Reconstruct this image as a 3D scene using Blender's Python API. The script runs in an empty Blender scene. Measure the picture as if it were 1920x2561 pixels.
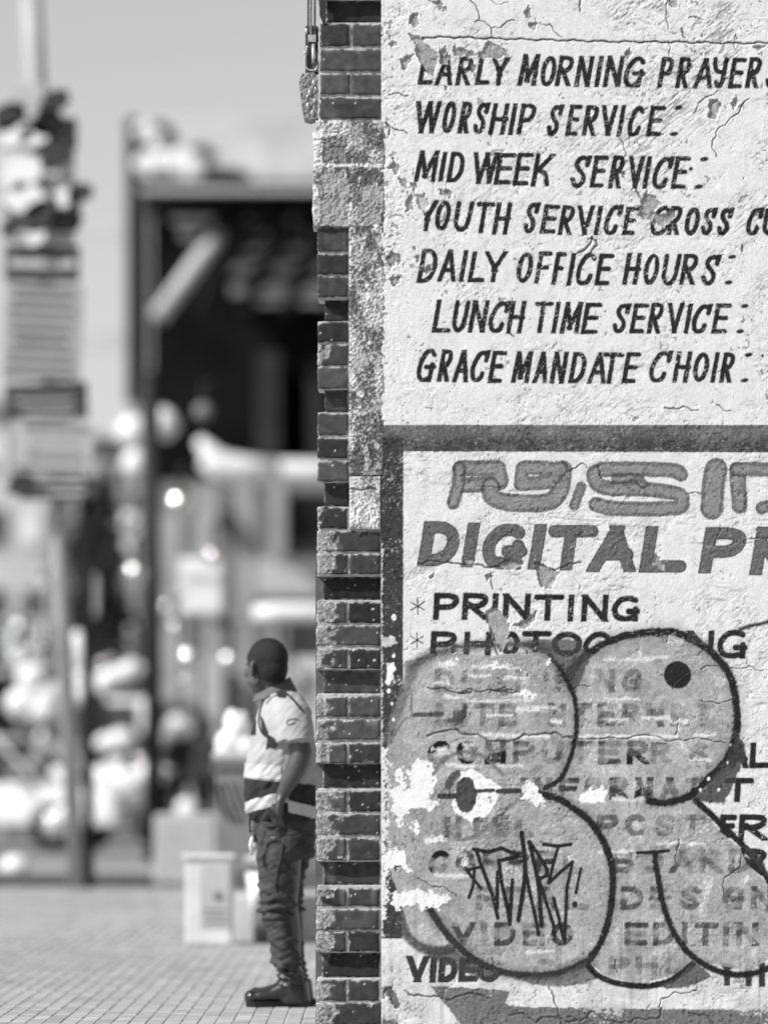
import bpy, bmesh, math, random
import numpy as np
from mathutils import Vector, Matrix, Euler
SC = bpy.context.scene
COL = SC.collection
R = math.radians
# ------------------------------------------------------------------ camera, sky, sun, exposure
F = 13200.0          # focal length in photo pixels; the wall stands 20 m away
CAMH = 1.054
cam_d = bpy.data.cameras.new('camera'); cam = bpy.data.objects.new('camera', cam_d); COL.objects.link(cam)
cam.location = (0, -20, CAMH); cam.rotation_euler = (R(90), 0, 0)
cam_d.sensor_fit = 'VERTICAL'; cam_d.sensor_height = 36; cam_d.sensor_width = 27
cam_d.lens = F / 2561 * 36; cam_d.shift_y = 629.5 / 2561
cam_d.clip_start = 0.5; cam_d.clip_end = 3000
cam_d.dof.use_dof = True; cam_d.dof.focus_distance = 20.8; cam_d.dof.aperture_fstop = 1.62
SC.camera = cam
SUN = Vector((2.0, 1.15, -2.1)).normalized()      # the way the light travels: from high on the left, raking the wall
sun_el = math.asin(-SUN.z); sun_az = math.atan2(-SUN.x, -SUN.y)   # clockwise from +Y
w = bpy.data.worlds.new('World'); SC.world = w; w.use_nodes = True
nt = w.node_tree; nt.nodes.clear()
sky = nt.nodes.new('ShaderNodeTexSky'); sky.sky_type = 'NISHITA'; sky.sun_disc = False
sky.sun_elevation = sun_el; sky.sun_rotation = sun_az; sky.dust_density = 1.0; sky.air_density = 1.0
bw = nt.nodes.new('ShaderNodeRGBToBW'); bg = nt.nodes.new('ShaderNodeBackground'); wo = nt.nodes.new('ShaderNodeOutputWorld')
bg.inputs['Strength'].default_value = 0.118
nt.links.new(sky.outputs[0], bw.inputs[0]); nt.links.new(bw.outputs[0], bg.inputs[0]); nt.links.new(bg.outputs[0], wo.inputs[0])
sl = bpy.data.lights.new('sun', 'SUN'); sl.energy = 4.6; sl.angle = R(0.5); sl.color = (1, 1, 1)
so = bpy.data.objects.new('sun', sl); COL.objects.link(so); so.rotation_euler = SUN.to_track_quat('-Z', 'Y').to_euler()
so.location = (-20, -20, 30)
SC.view_settings.view_transform = 'Standard'; SC.view_settings.look = 'None'; SC.view_settings.gamma = 1
SC.view_settings.exposure = 0.25; SC.view_settings.use_curve_mapping = False
SC.render.engine = 'CYCLES'; SC.cycles.use_denoising = True
SC.cycles.max_bounces = 6; SC.cycles.sample_clamp_indirect = 4

# ------------------------------------------------------------------ helpers
def X(px, d): return (px - 960) * d / F
def Z(py, d): return CAMH + (1910 - py) * d / F
def P(px, py, d): return Vector((X(px, d), d - 20, Z(py, d)))

_T = {}
def vnoise(x, y, seed=0):
    if seed not in _T:
        _T[seed] = np.random.RandomState(seed + 11).rand(256, 256).astype(np.float32) * 2 - 1
    T = _T[seed]
    xi = np.floor(x).astype(np.int64); yi = np.floor(y).astype(np.int64)
    fx = (x - xi).astype(np.float32); fy = (y - yi).astype(np.float32)
    fx = fx * fx * (3 - 2 * fx); fy = fy * fy * (3 - 2 * fy)
    a = T[yi & 255, xi & 255]; b = T[yi & 255, (xi + 1) & 255]
    c = T[(yi + 1) & 255, xi & 255]; d = T[(yi + 1) & 255, (xi + 1) & 255]
    return (a * (1 - fx) + b * fx) * (1 - fy) + (c * (1 - fx) + d * fx) * fy
def fbm(x, y, o=3, seed=0):
    s = 0; a = 1.0; t = 0
    for i in range(o):
        s = s + a * vnoise(x * 2 ** i + 17.3 * i, y * 2 ** i + 5.1 * i, seed + i); t += a; a *= .55
    return s / t
def sstep(a, b, x):
    t = np.clip((x - a) / (b - a), 0, 1); return t * t * (3 - 2 * t)

MATS = {}
def mat(name, base=.5, rough=.8, var=.25, scale=8.0, bump=.0, bscale=60., metal=0., spec=.15, attr=None, fine=0., fscale=900.):
    """grey procedural material: noise-varied base (or an attribute), fine grain, bump"""
    if name in MATS: return MATS[name]
    m = bpy.data.materials.new(name); m.use_nodes = True; n = m.node_tree; L = n.links
    b = n.nodes['Principled BSDF']; b.inputs['Roughness'].default_value = rough; b.inputs['Metallic'].default_value = metal
    b.inputs['Specular IOR Level'].default_value = spec
    tc = n.nodes.new('ShaderNodeTexCoord')
    if attr:
        src = n.nodes.new('ShaderNodeAttribute'); src.attribute_name = attr; val = src.outputs['Fac']
    else:
        v = n.nodes.new('ShaderNodeValue'); v.outputs[0].default_value = base; val = v.outputs[0]
    nz = n.nodes.new('ShaderNodeTexNoise'); nz.inputs['Scale'].default_value = scale; nz.inputs['Detail'].default_value = 5
    nz.inputs['Roughness'].default_value = .65
    L.new(tc.outputs['Object'], nz.inputs['Vector'])
    mr = n.nodes.new('ShaderNodeMapRange'); mr.inputs[1].default_value = .25; mr.inputs[2].default_value = .75
    mr.inputs[3].default_value = 1 - var; mr.inputs[4].default_value = 1 + var
    L.new(nz.outputs['Fac'], mr.inputs[0])
    mu = n.nodes.new('ShaderNodeMath'); mu.operation = 'MULTIPLY'; L.new(val, mu.inputs[0]); L.new(mr.outputs[0], mu.inputs[1])
    out = mu.outputs[0]
    if fine:
        nf = n.nodes.new('ShaderNodeTexNoise'); nf.inputs['Scale'].default_value = fscale; nf.inputs['Detail'].default_value = 2
        L.new(tc.outputs['Object'], nf.inputs['Vector'])
        mf = n.nodes.new('ShaderNodeMapRange'); mf.inputs[1].default_value = .3; mf.inputs[2].default_value = .7
        mf.inputs[3].default_value = 1 - fine; mf.inputs[4].default_value = 1 + fine
        L.new(nf.outputs['Fac'], mf.inputs[0])
        m2 = n.nodes.new('ShaderNodeMath'); m2.operation = 'MULTIPLY'; L.new(out, m2.inputs[0]); L.new(mf.outputs[0], m2.inputs[1]); out = m2.outputs[0]
    cl = n.nodes.new('ShaderNodeClamp'); cl.inputs[2].default_value = .88; L.new(out, cl.inputs[0])
    L.new(cl.outputs[0], b.inputs['Base Color'])
    if bump:
        nb = n.nodes.new('ShaderNodeTexNoise'); nb.inputs['Scale'].default_value = bscale; nb.inputs['Detail'].default_value = 6
        L.new(tc.outputs['Object'], nb.inputs['Vector'])
        bp = n.nodes.new('ShaderNodeBump'); bp.inputs['Distance'].default_value = bump; bp.inputs['Strength'].default_value = 1
        L.new(nb.outputs['Fac'], bp.inputs['Height']); L.new(bp.outputs[0], b.inputs['Normal'])
    MATS[name] = m
    return m

def link(name, me, material, parent=None, smooth=False):
    o = bpy.data.objects.new(name, me); COL.objects.link(o)
    if material and not me.materials: me.materials.append(material)
    if smooth: me.shade_smooth()
    if parent:
        o.parent = parent; o.matrix_parent_inverse = Matrix.Translation(-parent.location) if parent.type == 'EMPTY' else Matrix()
    return o
def tag(o, label=None, cat=None, group=None, kind=None):
    if label: o['label'] = label
    if cat: o['category'] = cat
    if group: o['group'] = group
    if kind: o['kind'] = kind
    return o
def thing(name, loc, label, cat, group=None, kind=None):
    o = bpy.data.objects.new(name, None); COL.objects.link(o); o.location = loc; o.empty_display_size = .2
    return tag(o, label, cat, group, kind)

class MB:
    """collects shapes (world coordinates) for one mesh"""
    def __init__(s): s.v = []; s.f = []
    def add(s, vs, fs):
        n = len(s.v); s.v += [tuple(v) for v in vs]; s.f += [tuple(i + n for i in f) for f in fs]; return s
    def box(s, x0, x1, y0, y1, z0, z1, bev=0.0, M=None):
        if bev <= 0:
            vs = [(x, y, z) for z in (z0, z1) for y in (y0, y1) for x in (x0, x1)]
            fs = [(0, 2, 3, 1), (4, 5, 7, 6), (0, 1, 5, 4), (2, 6, 7, 3), (0, 4, 6, 2), (1, 3, 7, 5)]
        else:
            bm = bmesh.new(); bmesh.ops.create_cube(bm, size=1)
            for v in bm.verts: v.co = Vector(((x0 + x1) / 2 + v.co.x * (x1 - x0), (y0 + y1) / 2 + v.co.y * (y1 - y0), (z0 + z1) / 2 + v.co.z * (z1 - z0)))
            bmesh.ops.bevel(bm, geom=bm.edges[:], offset=bev, segments=2, affect='EDGES', profile=.6)
            bm.verts.index_update(); vs = [v.co.copy() for v in bm.verts]; fs = [[v.index for v in f.verts] for f in bm.faces]; bm.free()
        if M is not None: vs = [M @ Vector(v) for v in vs]
        return s.add(vs, fs)
    def tube(s, pts, rad, n=12, cap=True, flat=1.0):
        pts = [Vector(p) for p in pts]
        if not hasattr(rad, '__len__'): rad = [rad] * len(pts)
        vs = []; fs = []
        up = Vector((0, 0, 1)); prev = None
        for i, p in enumerate(pts):
            t = (pts[min(i + 1, len(pts) - 1)] - pts[max(i - 1, 0)]).normalized()
            if prev is None:
                a = t.cross(up) if abs(t.z) < .95 else t.cross(Vector((0, 1, 0)))
            else: a = prev - t * prev.dot(t)
            a.normalize(); b = t.cross(a); prev = a
            r = rad[i]; ra, rb = r if hasattr(r, '__len__') else (r, r * flat)
            for k in range(n):
                q = 2 * math.pi * k / n; vs.append(p + a * ra * math.cos(q) + b * rb * math.sin(q))
        for i in range(len(pts) - 1):
            for k in range(n):
                fs.append((i * n + k, i * n + (k + 1) % n, (i + 1) * n + (k + 1) % n, (i + 1) * n + k))
        if cap:
            fs.append(tuple(range(n))[::-1]); fs.append(tuple(len(vs) - n + k for k in range(n)))
        return s.add(vs, fs)
    def ell(s, c, r, M=None, nu=20, nv=12):
        c = Vector(c); vs = []; fs = []
        for j in range(nv + 1):
            th = math.pi * j / nv
            for i in range(nu):
                ph = 2 * math.pi * i / nu
                q = Vector((r[0] * math.sin(th) * math.cos(ph), r[1] * math.sin(th) * math.sin(ph), r[2] * math.cos(th)))
                vs.append(c + (M @ q if M is not None else q))
        for j in range(nv):
            for i in range(nu):
                a = j * nu + i; b = j * nu + (i + 1) % nu
                fs.append((a, a + nu, b + nu, b))
        return s.add(vs, fs)
    def loft(s, secs, n=28, pw=2.0):
        """secs: (cx, cy, cz, ax, ay) horizontal sections"""
        vs = []; fs = []
        for (cx, cy, cz, ax, ay) in secs:
            for k in range(n):
                q = 2 * math.pi * k / n; c, d = math.cos(q), math.sin(q)
                vs.append((cx + ax * math.copysign(abs(c) ** (2 / pw), c), cy + ay * math.copysign(abs(d) ** (2 / pw), d), cz))
        for i in range(len(secs) - 1):
            for k in range(n):
                fs.append((i * n + k, i * n + (k + 1) % n, (i + 1) * n + (k + 1) % n, (i + 1) * n + k))
        fs.append(tuple(range(n))[::-1]); fs.append(tuple(len(vs) - n + k for k in range(n)))
        return s.add(vs, fs)
    def prism(s, poly, axis, a0, a1):
        """poly of 2-D points extruded along axis ('x','y','z') from a0 to a1"""
        n = len(poly)
        def mk(p, a):
            return {'x': (a, p[0], p[1]), 'y': (p[0], a, p[1]), 'z': (p[0], p[1], a)}[axis]
        vs = [mk(p, a0) for p in poly] + [mk(p, a1) for p in poly]
        fs = [tuple(range(n)), tuple(range(n, 2 * n))[::-1]] + [(i, i + n, (i + 1) % n + n, (i + 1) % n) for i in range(n)]
        return s.add(vs, fs)
    def mesh(s, name, fix=True):
        me = bpy.data.meshes.new(name); me.from_pydata(s.v, [], s.f)
        if fix:
            bm = bmesh.new(); bm.from_mesh(me); bmesh.ops.recalc_face_normals(bm, faces=bm.faces[:]); bm.to_mesh(me); bm.free()
        return me
    def build(s, name, material, parent=None, smooth=False):
        return link(name, s.mesh(name), material, parent, smooth)

def remesh(mb, voxel, smooth=4, name='body'):
    me = mb.mesh(name); o = bpy.data.objects.new('tmp', me); COL.objects.link(o)
    m = o.modifiers.new('r', 'REMESH'); m.mode = 'VOXEL'; m.voxel_size = voxel
    if smooth:
        q = o.modifiers.new('s', 'SMOOTH'); q.factor = .5; q.iterations = smooth
    dg = bpy.context.evaluated_depsgraph_get(); dg.update()
    out = bpy.data.meshes.new_from_object(o.evaluated_get(dg)); out.name = name
    bpy.data.objects.remove(o); bpy.data.meshes.remove(me)
    return out
def coords(me):
    a = np.empty(len(me.vertices) * 3, np.float32); me.vertices.foreach_get('co', a); return a.reshape(-1, 3)
def normals(me):
    a = np.empty(len(me.vertices) * 3, np.float32); me.vertices.foreach_get('normal', a); return a.reshape(-1, 3)
def setco(me, a):
    me.vertices.foreach_set('co', a.astype(np.float32).ravel()); me.update()
def patch(me, planes, off, thick=None, name='patch'):
    """the part of a surface between planes (point, normal kept side), lifted off it: cloth sewn on cloth"""
    bm = bmesh.new(); bm.from_mesh(me)
    for co, no in planes:
        bmesh.ops.bisect_plane(bm, geom=bm.verts[:] + bm.edges[:] + bm.faces[:], plane_co=co, plane_no=no, clear_inner=True)
    bm.normal_update()
    for v in bm.verts: v.co += v.normal * off
    out = bpy.data.meshes.new(name); bm.to_mesh(out); bm.free()
    return out
# ------------------------------------------------------------------ the painted wall: paint and relief computed on a fine sheet
def catmull(pts, n=6):
    p = [np.array(q, float) for q in pts]; p = [2 * p[0] - p[1]] + p + [2 * p[-1] - p[-2]]; out = []
    for i in range(1, len(p) - 2):
        for t in np.linspace(0, 1, n, endpoint=False):
            out.append(.5 * ((2 * p[i]) + (-p[i - 1] + p[i + 1]) * t + (2 * p[i - 1] - 5 * p[i] + 4 * p[i + 1] - p[i + 2]) * t * t + (-p[i - 1] + 3 * p[i] - 3 * p[i + 1] + p[i + 2]) * t ** 3))
    out.append(p[-2]); return [tuple(q) for q in out]
def arc(cx, cy, rx, ry, a0, a1, n=14):
    return [(cx + rx * math.cos(R(a0 + (a1 - a0) * i / n)), cy + ry * math.sin(R(a0 + (a1 - a0) * i / n))) for i in range(n + 1)]
C = lambda *p: ('c', catmull(p))
S = lambda *p: ('s', list(p))
A_ = lambda *p: ('c', arc(*p))
GL = {
 'A': [S((0, 0), (.52, 1)), S((.55, 1), (1, 0)), S((.24, .36), (.8, .36))],
 'B': [S((0, 0), (0, 1)), C((0, 1), (.55, 1), (.85, .9), (.85, .65), (.5, .53), (0, .52)), C((.4, .52), (.85, .45), (1, .25), (.85, .04), (.4, 0), (0, 0))],
 'C': [C((1, .86), (.75, 1), (.38, .93), (.1, .65), (0, .35), (.15, .06), (.45, -.01), (.78, .06), (.95, .26))],
 'c': [C((1, .84), (.72, .98), (.38, .93), (.1, .65), (0, .35), (.15, .06), (.45, -.01), (.72, .06), (.82, .24)), S((1.0, 1.0), (.96, .8))],
 'D': [S((0, 0), (0, 1)), C((0, 1), (.5, 1), (.88, .82), (1, .5), (.85, .18), (.45, 0), (0, 0))],
 'E': [S((0, 0), (0, 1)), S((0, 1), (1, 1)), S((0, .52), (.85, .52)), S((0, 0), (.95, 0))],
 'F': [S((0, 0), (0, 1)), S((0, 1), (1, 1)), S((0, .5), (.85, .5))],
 'G': [C((.98, .86), (.7, 1), (.35, .93), (.08, .65), (0, .35), (.15, .06), (.5, -.01), (.85, .08)), S((.9, 0), (.95, .44)), S((.5, .44), (1, .44))],
 'H': [S((0, 0), (0, 1)), S((1, 0), (1, 1)), S((0, .5), (1, .5))],
 'I': [S((0, 0), (0, 1))],
 'g': [C((.93, .92), (.66, 1.0), (.3, .95), (.05, .68), (0, .4), (.14, .1), (.48, 0), (.85, .05)), S((.97, 0), (.97, .34)), S((.66, .36), (.97, .36))],
 'K': [S((0, 0), (0, 1)), S((1, 1), (.1, .45)), C((.15, .52), (.7, .38), (1.0, 0))],
 'L': [S((0, 1), (0, 0)), S((0, 0), (1, 0))],
 'M': [S((0, 0), (.06, 1)), S((.1, 1), (.48, .2)), S((.48, .2), (.94, 1)), S((.96, 1), (1, 0))],
 'N': [S((0, 0), (0, 1)), S((.04, 1), (.96, 0)), S((1, 0), (1, 1))],
 'O': [A_(.5, .5, .5, .5, 0, 360, 26)],
 'P': [S((0, 0), (0, 1)), C((0, 1), (.55, 1), (.95, .9), (.98, .68), (.7, .48), (0, .45))],
 'R': [S((0, 0), (0, 1)), C((0, 1), (.55, 1), (.92, .92), (.95, .72), (.65, .52), (0, .5)), S((.3, .5), (.95, 0))],
 'S': [C((.95, .88), (.62, 1), (.25, .93), (.12, .74), (.4, .55), (.78, .38), (.85, .14), (.6, 0), (.25, .02), (.02, .2))],
 's': [C((.92, .88), (.62, .99), (.25, .93), (.12, .74), (.38, .55), (.72, .38), (.78, .16), (.52, 0), (.22, .02), (0, .22)), S((.98, 1.0), (.93, .82))],
 'T': [S((.5, 0), (.5, 1)), S((0, 1), (1, 1))],
 'U': [C((0, 1), (0, .55), (.05, .2), (.45, 0), (.85, .15), (.95, .5), (1, 1))],
 'V': [S((0, 1), (.45, 0)), S((.45, 0), (1, 1))],
 'W': [S((0, 1), (.2, 0)), S((.2, 0), (.55, .95)), S((.55, .95), (.68, 0)), S((.68, 0), (1, 1))],
 'Y': [S((0, 1), (.4, .42)), S((1, 1), (.42, .42)), S((.42, .45), (.4, 0))],
 'y': [C((.05, 1), (.03, .7), (.25, .5), (.55, .55)), C((.95, 1), (.8, .5), (.6, .12), (.3, .0), (.12, .18))],
}
Z_ = 3.316
OR = {'A': (940, 0), 'B': (1420, 0), 'C': (940, 560), 'D': (1420, 560), 'E': (940, 1060), 'F': (1420, 1060), 'G': (940, 1560), 'H': (1420, 1560), 'I': (940, 1961), 'J': (1420, 1961), 'K': (960, 1950)}
def q(z, pts):
    o = OR[z]; k = 3.0704 if z == 'K' else Z_
    return [(o[0] + a / k, o[1] + b / k) for a, b in pts]

xs = np.concatenate([np.arange(953, 1964, 2.0), np.arange(1966, 2400, 12.), np.arange(2400, 5200, 60.)])
ys = np.concatenate([np.arange(-1500, -60, 30.), np.arange(-40, 2576, 2.0), np.array([2584., 2600, 2615, 2632])])
U, V = np.meshgrid(xs, ys); U = U.astype(np.float32); V = V.astype(np.float32)
NX, NY = len(xs), len(ys)
ALB = np.full(U.shape, .69, np.float32); H = np.zeros(U.shape, np.float32)
edge_n = vnoise(U / 5, V / 5, 3) * .6 + .35 * vnoise(U / 26, V / 26, 2) + vnoise(U / 2.6, V / 2.6, 4) * .5
wear_n = fbm(U / 5, V / 5, 3, 21)
patch_n = fbm(U / 55, V / 55, 3, 31)
ghost_n = fbm(U / 48, V / 22, 2, 35)
def sub(x0, x1, y0, y1):
    return slice(np.searchsorted(ys, y0), np.searchsorted(ys, y1) + 1), slice(np.searchsorted(xs, x0), np.searchsorted(xs, x1) + 1)
def dpoly(pts, u, v):
    d = np.full(u.shape, 1e9, np.float32)
    for (ax, ay), (bx, by) in zip(pts[:-1], pts[1:]):
        ex, ey = bx - ax, by - ay; l2 = ex * ex + ey * ey + 1e-9
        t = np.clip(((u - ax) * ex + (v - ay) * ey) / l2, 0, 1)
        d = np.minimum(d, (u - ax - t * ex) ** 2 + (v - ay - t * ey) ** 2)
    return np.sqrt(d)
def lay(sl, cov, val):
    ALB[sl] = ALB[sl] * (1 - cov) + val * cov
def stroke(pts, t, val, alpha=1., rough=1., wear=0., soft=2., clip=None, taper=None, ghost=False):
    a = np.array(pts); m = t / 2 + soft + 4
    sl = sub(a[:, 0].min() - m, a[:, 0].max() + m, a[:, 1].min() - m, a[:, 1].max() + m)
    u, v = U[sl], V[sl]
    if u.size == 0: return
    d = dpoly(pts, u, v) + edge_n[sl] * rough
    c = np.clip((t / 2 - d) / soft + .5, 0, 1) * alpha
    if clip is not None: c = c * np.clip((v - clip[0]) / 1.5 + .5, 0, 1) * np.clip((clip[1] - v) / 1.5 + .5, 0, 1)
    if ghost: c = c * (.42 + .58 * sstep(-.2, .2, ghost_n[sl]))
    if wear: c = c * (1 - .75 * sstep(.72 - wear, .9 - wear, wear_n[sl] + .35 * patch_n[sl]))
    lay(sl, c, val)
NOSL = 'ALTVWYy'
def free_glyph(ch, x0, x1, y0, y1, t, val, sl_, **k):
    s_ = sl_ * (y1 - y0) / max(x1 - x0 - t, 1)
    G = {'A': [S((0, 0), (.5 + s_ * .75, 1)), S((.53 + s_ * .8, 1), (1, 0)), S((.26 + .2 * s_, .34), (.86, .34))],
         'L': [S((s_, 1), (0, 0)), S((0, 0), (1, 0))], 'T': [S((.5 - s_ * .9, 0), (.5, 1)), S((0, 1), (1, 1))],
         'V': [S((0, 1), (.5 - s_ * .45, 0)), S((.5 - s_ * .45, 0), (1, 1))], 'W': [S((0, 1), (.11, 0)), S((.11, 0), (.56, .98)), S((.56, .98), (.62, 0)), S((.62, 0), (1, 1))],
         'Y': [S((0, 1), (.46 - s_ * .2, .44)), S((1, 1), (.46 - s_ * .2, .44)), S((.46 - s_ * .2, .46), (.48 - s_ * .6, 0))],
         'y': [C((.1, 1), (.08, .75), (.25, .56), (.52, .52)), C((1, 1), (.78, .45), (.6, .12), (.36, -.01), (.14, .14))]}[ch]
    ins = t / 2; h = y1 - y0
    for kind, pl in G:
        pts = [(x0 + ins + (x1 - x0 - t) * gx, y1 - ins - (h - t) * gy) for gx, gy in pl]
        if kind == 's':
            a, b = np.array(pts[0]), np.array(pts[-1]); d = (b - a) / (np.linalg.norm(b - a) + 1e-6)
            if abs(d[1]) > .5: pts = [tuple(a - d * t * .5), tuple(b + d * t * .5)]
            else: pts = [tuple(a), tuple(b + d * t * .3)]
        stroke(pts, t, val, clip=(y0, y1), **k)
def glyph(ch, x0, x1, y0, y1, t, val, slant=.16, **k):
    h = y1 - y0
    rnd = ch in 'CcGgOSsDU'
    if ch in NOSL: return free_glyph(ch, x0, x1, y0, y1, t, val, slant, **k)
    W = x1 - x0 - t - slant * h * (.5 if rnd else 1.)
    sx = x0 + t / 2 - (slant * h * .25 if rnd else 0)
    if ch == 'I': W = 0
    for kind, pl in GL[ch]:
        ins = t / 2
        pts = [(sx + max(W, 0) * gx + slant * h * gy, y1 - ins - (h - 2 * ins) * gy) for gx, gy in pl]
        if kind == 's':
            a, b = np.array(pts[0]), np.array(pts[-1]); d = (b - a) / (np.linalg.norm(b - a) + 1e-6)
            if abs(d[1]) > .5: pts = [tuple(a - d * t * .5), tuple(b + d * t * .5)]
            else: pts = [tuple(a), tuple(b + d * t * .3)]
        stroke(pts, t, val, clip=(y0, y1), **k)
def word(z, items, y0=None, y1=None, t=12.4, val=.024, slant=.15, **k):
    o = OR[z]
    for it in items:
        ch, a, b = it[:3]; c, d = (it[3], it[4]) if len(it) > 3 else (y0, y1)
        glyph(ch, o[0] + a / Z_, o[0] + b / Z_, o[1] + c / Z_, o[1] + d / Z_, t, val, slant, **k)
def dots(z, items, rx=37, ry=19, val=.024):
    for a, b in items:
        (x, y), = q(z, [(a, b)]); sl = sub(x - 16, x + 16, y - 10, y + 10)
        d = np.sqrt(((U[sl] - x) / (rx / Z_)) ** 2 + ((V[sl] - y + (U[sl] - x) * .12) / (ry / Z_)) ** 2)
        lay(sl, np.clip((1 - d) * 3 + .5, 0, 1), val)
def inside(pts, u, v):
    c = np.zeros(u.shape, bool); n = len(pts)
    for i in range(n):
        (ax, ay), (bx, by) = pts[i], pts[(i + 1) % n]
        if ay == by: continue
        c ^= ((ay > v) != (by > v)) & (u < (bx - ax) * (v - ay) / (by - ay) + ax)
    return c
def fill(pts, val, alpha=1., rag=3., soft=2.5, depth=0., wear=0., lip=0.):
    a = np.array(pts); m = rag + soft + 3
    sl = sub(a[:, 0].min() - m, a[:, 0].max() + m, a[:, 1].min() - m, a[:, 1].max() + m); u, v = U[sl], V[sl]
    if u.size == 0: return
    uu = u + rag * vnoise(u / 9, v / 9, 41) + rag * .5 * vnoise(u / 4, v / 4, 43); vv = v + rag * vnoise(u / 9, v / 9, 42) + rag * .5 * vnoise(u / 4, v / 4, 44)
    ins = inside(pts, uu, vv); d = dpoly(list(pts) + [pts[0]], uu, vv)
    sd = np.where(ins, d, -d)
    c = np.clip(sd / soft + .5, 0, 1)
    if wear: c = c * (1 - sstep(.55 - wear, .75 - wear, wear_n[sl] * .6 + patch_n[sl]))
    if val is not None: lay(sl, c * alpha, val)
    if depth: H[sl] -= c * depth
    if lip: H[sl] += np.exp(-((sd + 2) / 3.0) ** 2) * lip

def jag(pts, it=3, amp=.16, seed=0):
    rs = random.Random(seed + len(pts) * 7)
    for _ in range(it):
        o = [pts[0]]
        for a, b in zip(pts[:-1], pts[1:]):
            l = math.hypot(b[0] - a[0], b[1] - a[1]); k = rs.uniform(-amp, amp)
            o += [((a[0] + b[0]) / 2 - (b[1] - a[1]) * k, (a[1] + b[1]) / 2 + (b[0] - a[0]) * k), b]
        pts = o
    return pts
def crack(pts, wd=3., depth=.004, val=.12, seed=0, amp=.16, lip=.0006):
    pts = jag(pts, 3, amp, seed); a = np.array(pts)
    sl = sub(a[:, 0].min() - 12, a[:, 0].max() + 12, a[:, 1].min() - 12, a[:, 1].max() + 12); u, v = U[sl], V[sl]
    if u.size == 0: return
    d = dpoly(pts, u, v); ww = wd * (1 + .5 * vnoise(u / 11, v / 11, 51))
    c = np.clip((ww / 2 - d) / 1.6 + .5, 0, 1)
    lay(sl, c * .85, val); H[sl] -= c * depth; H[sl] += np.exp(-((d - wd) / 3) ** 2) * lip

DK = .022
# stains and tired whitewash
ALB *= (1 - .05 * sstep(.1, .6, patch_n)) * (1 - .03 * wear_n)
ALB *= 1 - .22 * sstep(2180, 2520, V) * sstep(-.3, .4, patch_n + .3 * wear_n)
# ----- upper notice
t1 = dict(wear=.16)
word('A', [('E', 345, 505, 452, 706), ('A', 485, 632, 455, 712), ('R', 655, 815, 470, 712), ('L', 820, 932, 470, 706), ('Y', 963, 1107, 474, 712), ('M', 1170, 1366, 450, 716), ('O', 1355, 1503, 465, 722), ('R', 1480, 1650, 463, 718)], **t1)
word('B', [('N', 48, 218, 465, 727), ('I', 215, 297, 465, 727), ('N', 285, 470, 463, 727), ('G', 455, 640, 468, 730), ('P', 735, 885, 473, 733), ('R', 883, 1032, 473, 735), ('A', 1033, 1190, 480, 738), ('y', 1188, 1332, 473, 737), ('E', 1320, 1470, 480, 738), ('R', 1462, 1614, 474, 736), ('s', 1630, 1790, 478, 740)], **t1)
word('A', [('W', 333, 547, 838, 1112), ('O', 543, 672, 838, 1110), ('R', 673, 808, 843, 1110), ('s', 803, 942, 850, 1114), ('H', 930, 1107, 856, 1122), ('I', 1093, 1174, 857, 1124), ('P', 1163, 1337, 857, 1120), ('s', 1413, 1552, 867, 1130), ('E', 1565, 1700, 868, 1130)], **t1)
word('B', [('R', 110, 265, 873, 1132), ('V', 278, 412, 873, 1132), ('I', 400, 489, 873, 1134), ('C', 488, 630, 878, 1137), ('E', 643, 802, 878, 1134)], **t1)
word('A', [('M', 313, 532, 1248, 1511), ('I', 513, 607, 1260, 1511), ('D', 591, 742, 1260, 1517), ('W', 810, 1020, 1262, 1530), ('E', 973, 1152, 1270, 1534), ('E', 1131, 1297, 1268, 1542), ('K', 1281, 1478, 1275, 1552)], **t1)
word('B', [('s', 18, 190, 1288, 1562), ('E', 176, 327, 1288, 1560), ('R', 328, 480, 1288, 1567), ('V', 503, 637, 1293, 1567), ('I', 613, 702, 1295, 1569), ('c', 691, 872, 1296, 1572), ('E', 848, 1007, 1296, 1569)], **t1)
word('A', [('Y', 363, 515, 1658, 1922), ('O', 483, 629, 1663, 1917), ('U', 638, 808, 1666, 1928), ('T', 831, 977, 1676, 1938), ('H', 958, 1130, 1678, 1950), ('s', 1218, 1357, 1678, 1938), ('E', 1355, 1517, 1696, 1942), ('R', 1503, 1658, 1703, 1952)], wear=.22)
word('B', [('V', 78, 222, 1703, 1953), ('I', 210, 297, 1707, 1953), ('c', 291, 452, 1697, 1953), ('E', 443, 577, 1716, 1953)], wear=.3)
word('B', [('C', 676, 852, 1705, 1957), ('R', 813, 955, 1708, 1952), ('O', 957, 1098, 1718, 1958), ('s', 1096, 1232, 1722, 1953), ('s', 1230, 1368, 1722, 1957), ('c', 1468, 1618, 1720, 1957), ('U', 1603, 1775, 1728, 1962)], **t1)
word('C', [('D', 348, 518, 206, 492), ('A', 508, 660, 213, 483), ('I', 685, 770, 218, 483), ('L', 758, 888, 228, 488), ('Y', 906, 1087, 226, 488), ('O', 1156, 1309, 236, 494)], wear=.22)
word('C', [('F', 1308, 1452, 228, 500), ('F', 1450, 1568, 233, 507), ('I', 1576, 1670, 243, 517)], wear=.36)
word('D', [('C', 58, 232, 238, 513)], wear=.34)
word('D', [('E', 216, 374, 246, 513), ('H', 446, 613, 240, 508), ('O', 616, 763, 248, 510), ('U', 768, 933, 246, 517), ('R', 918, 1088, 248, 508), ('s', 1101, 1264, 253, 514)], **t1)
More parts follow.
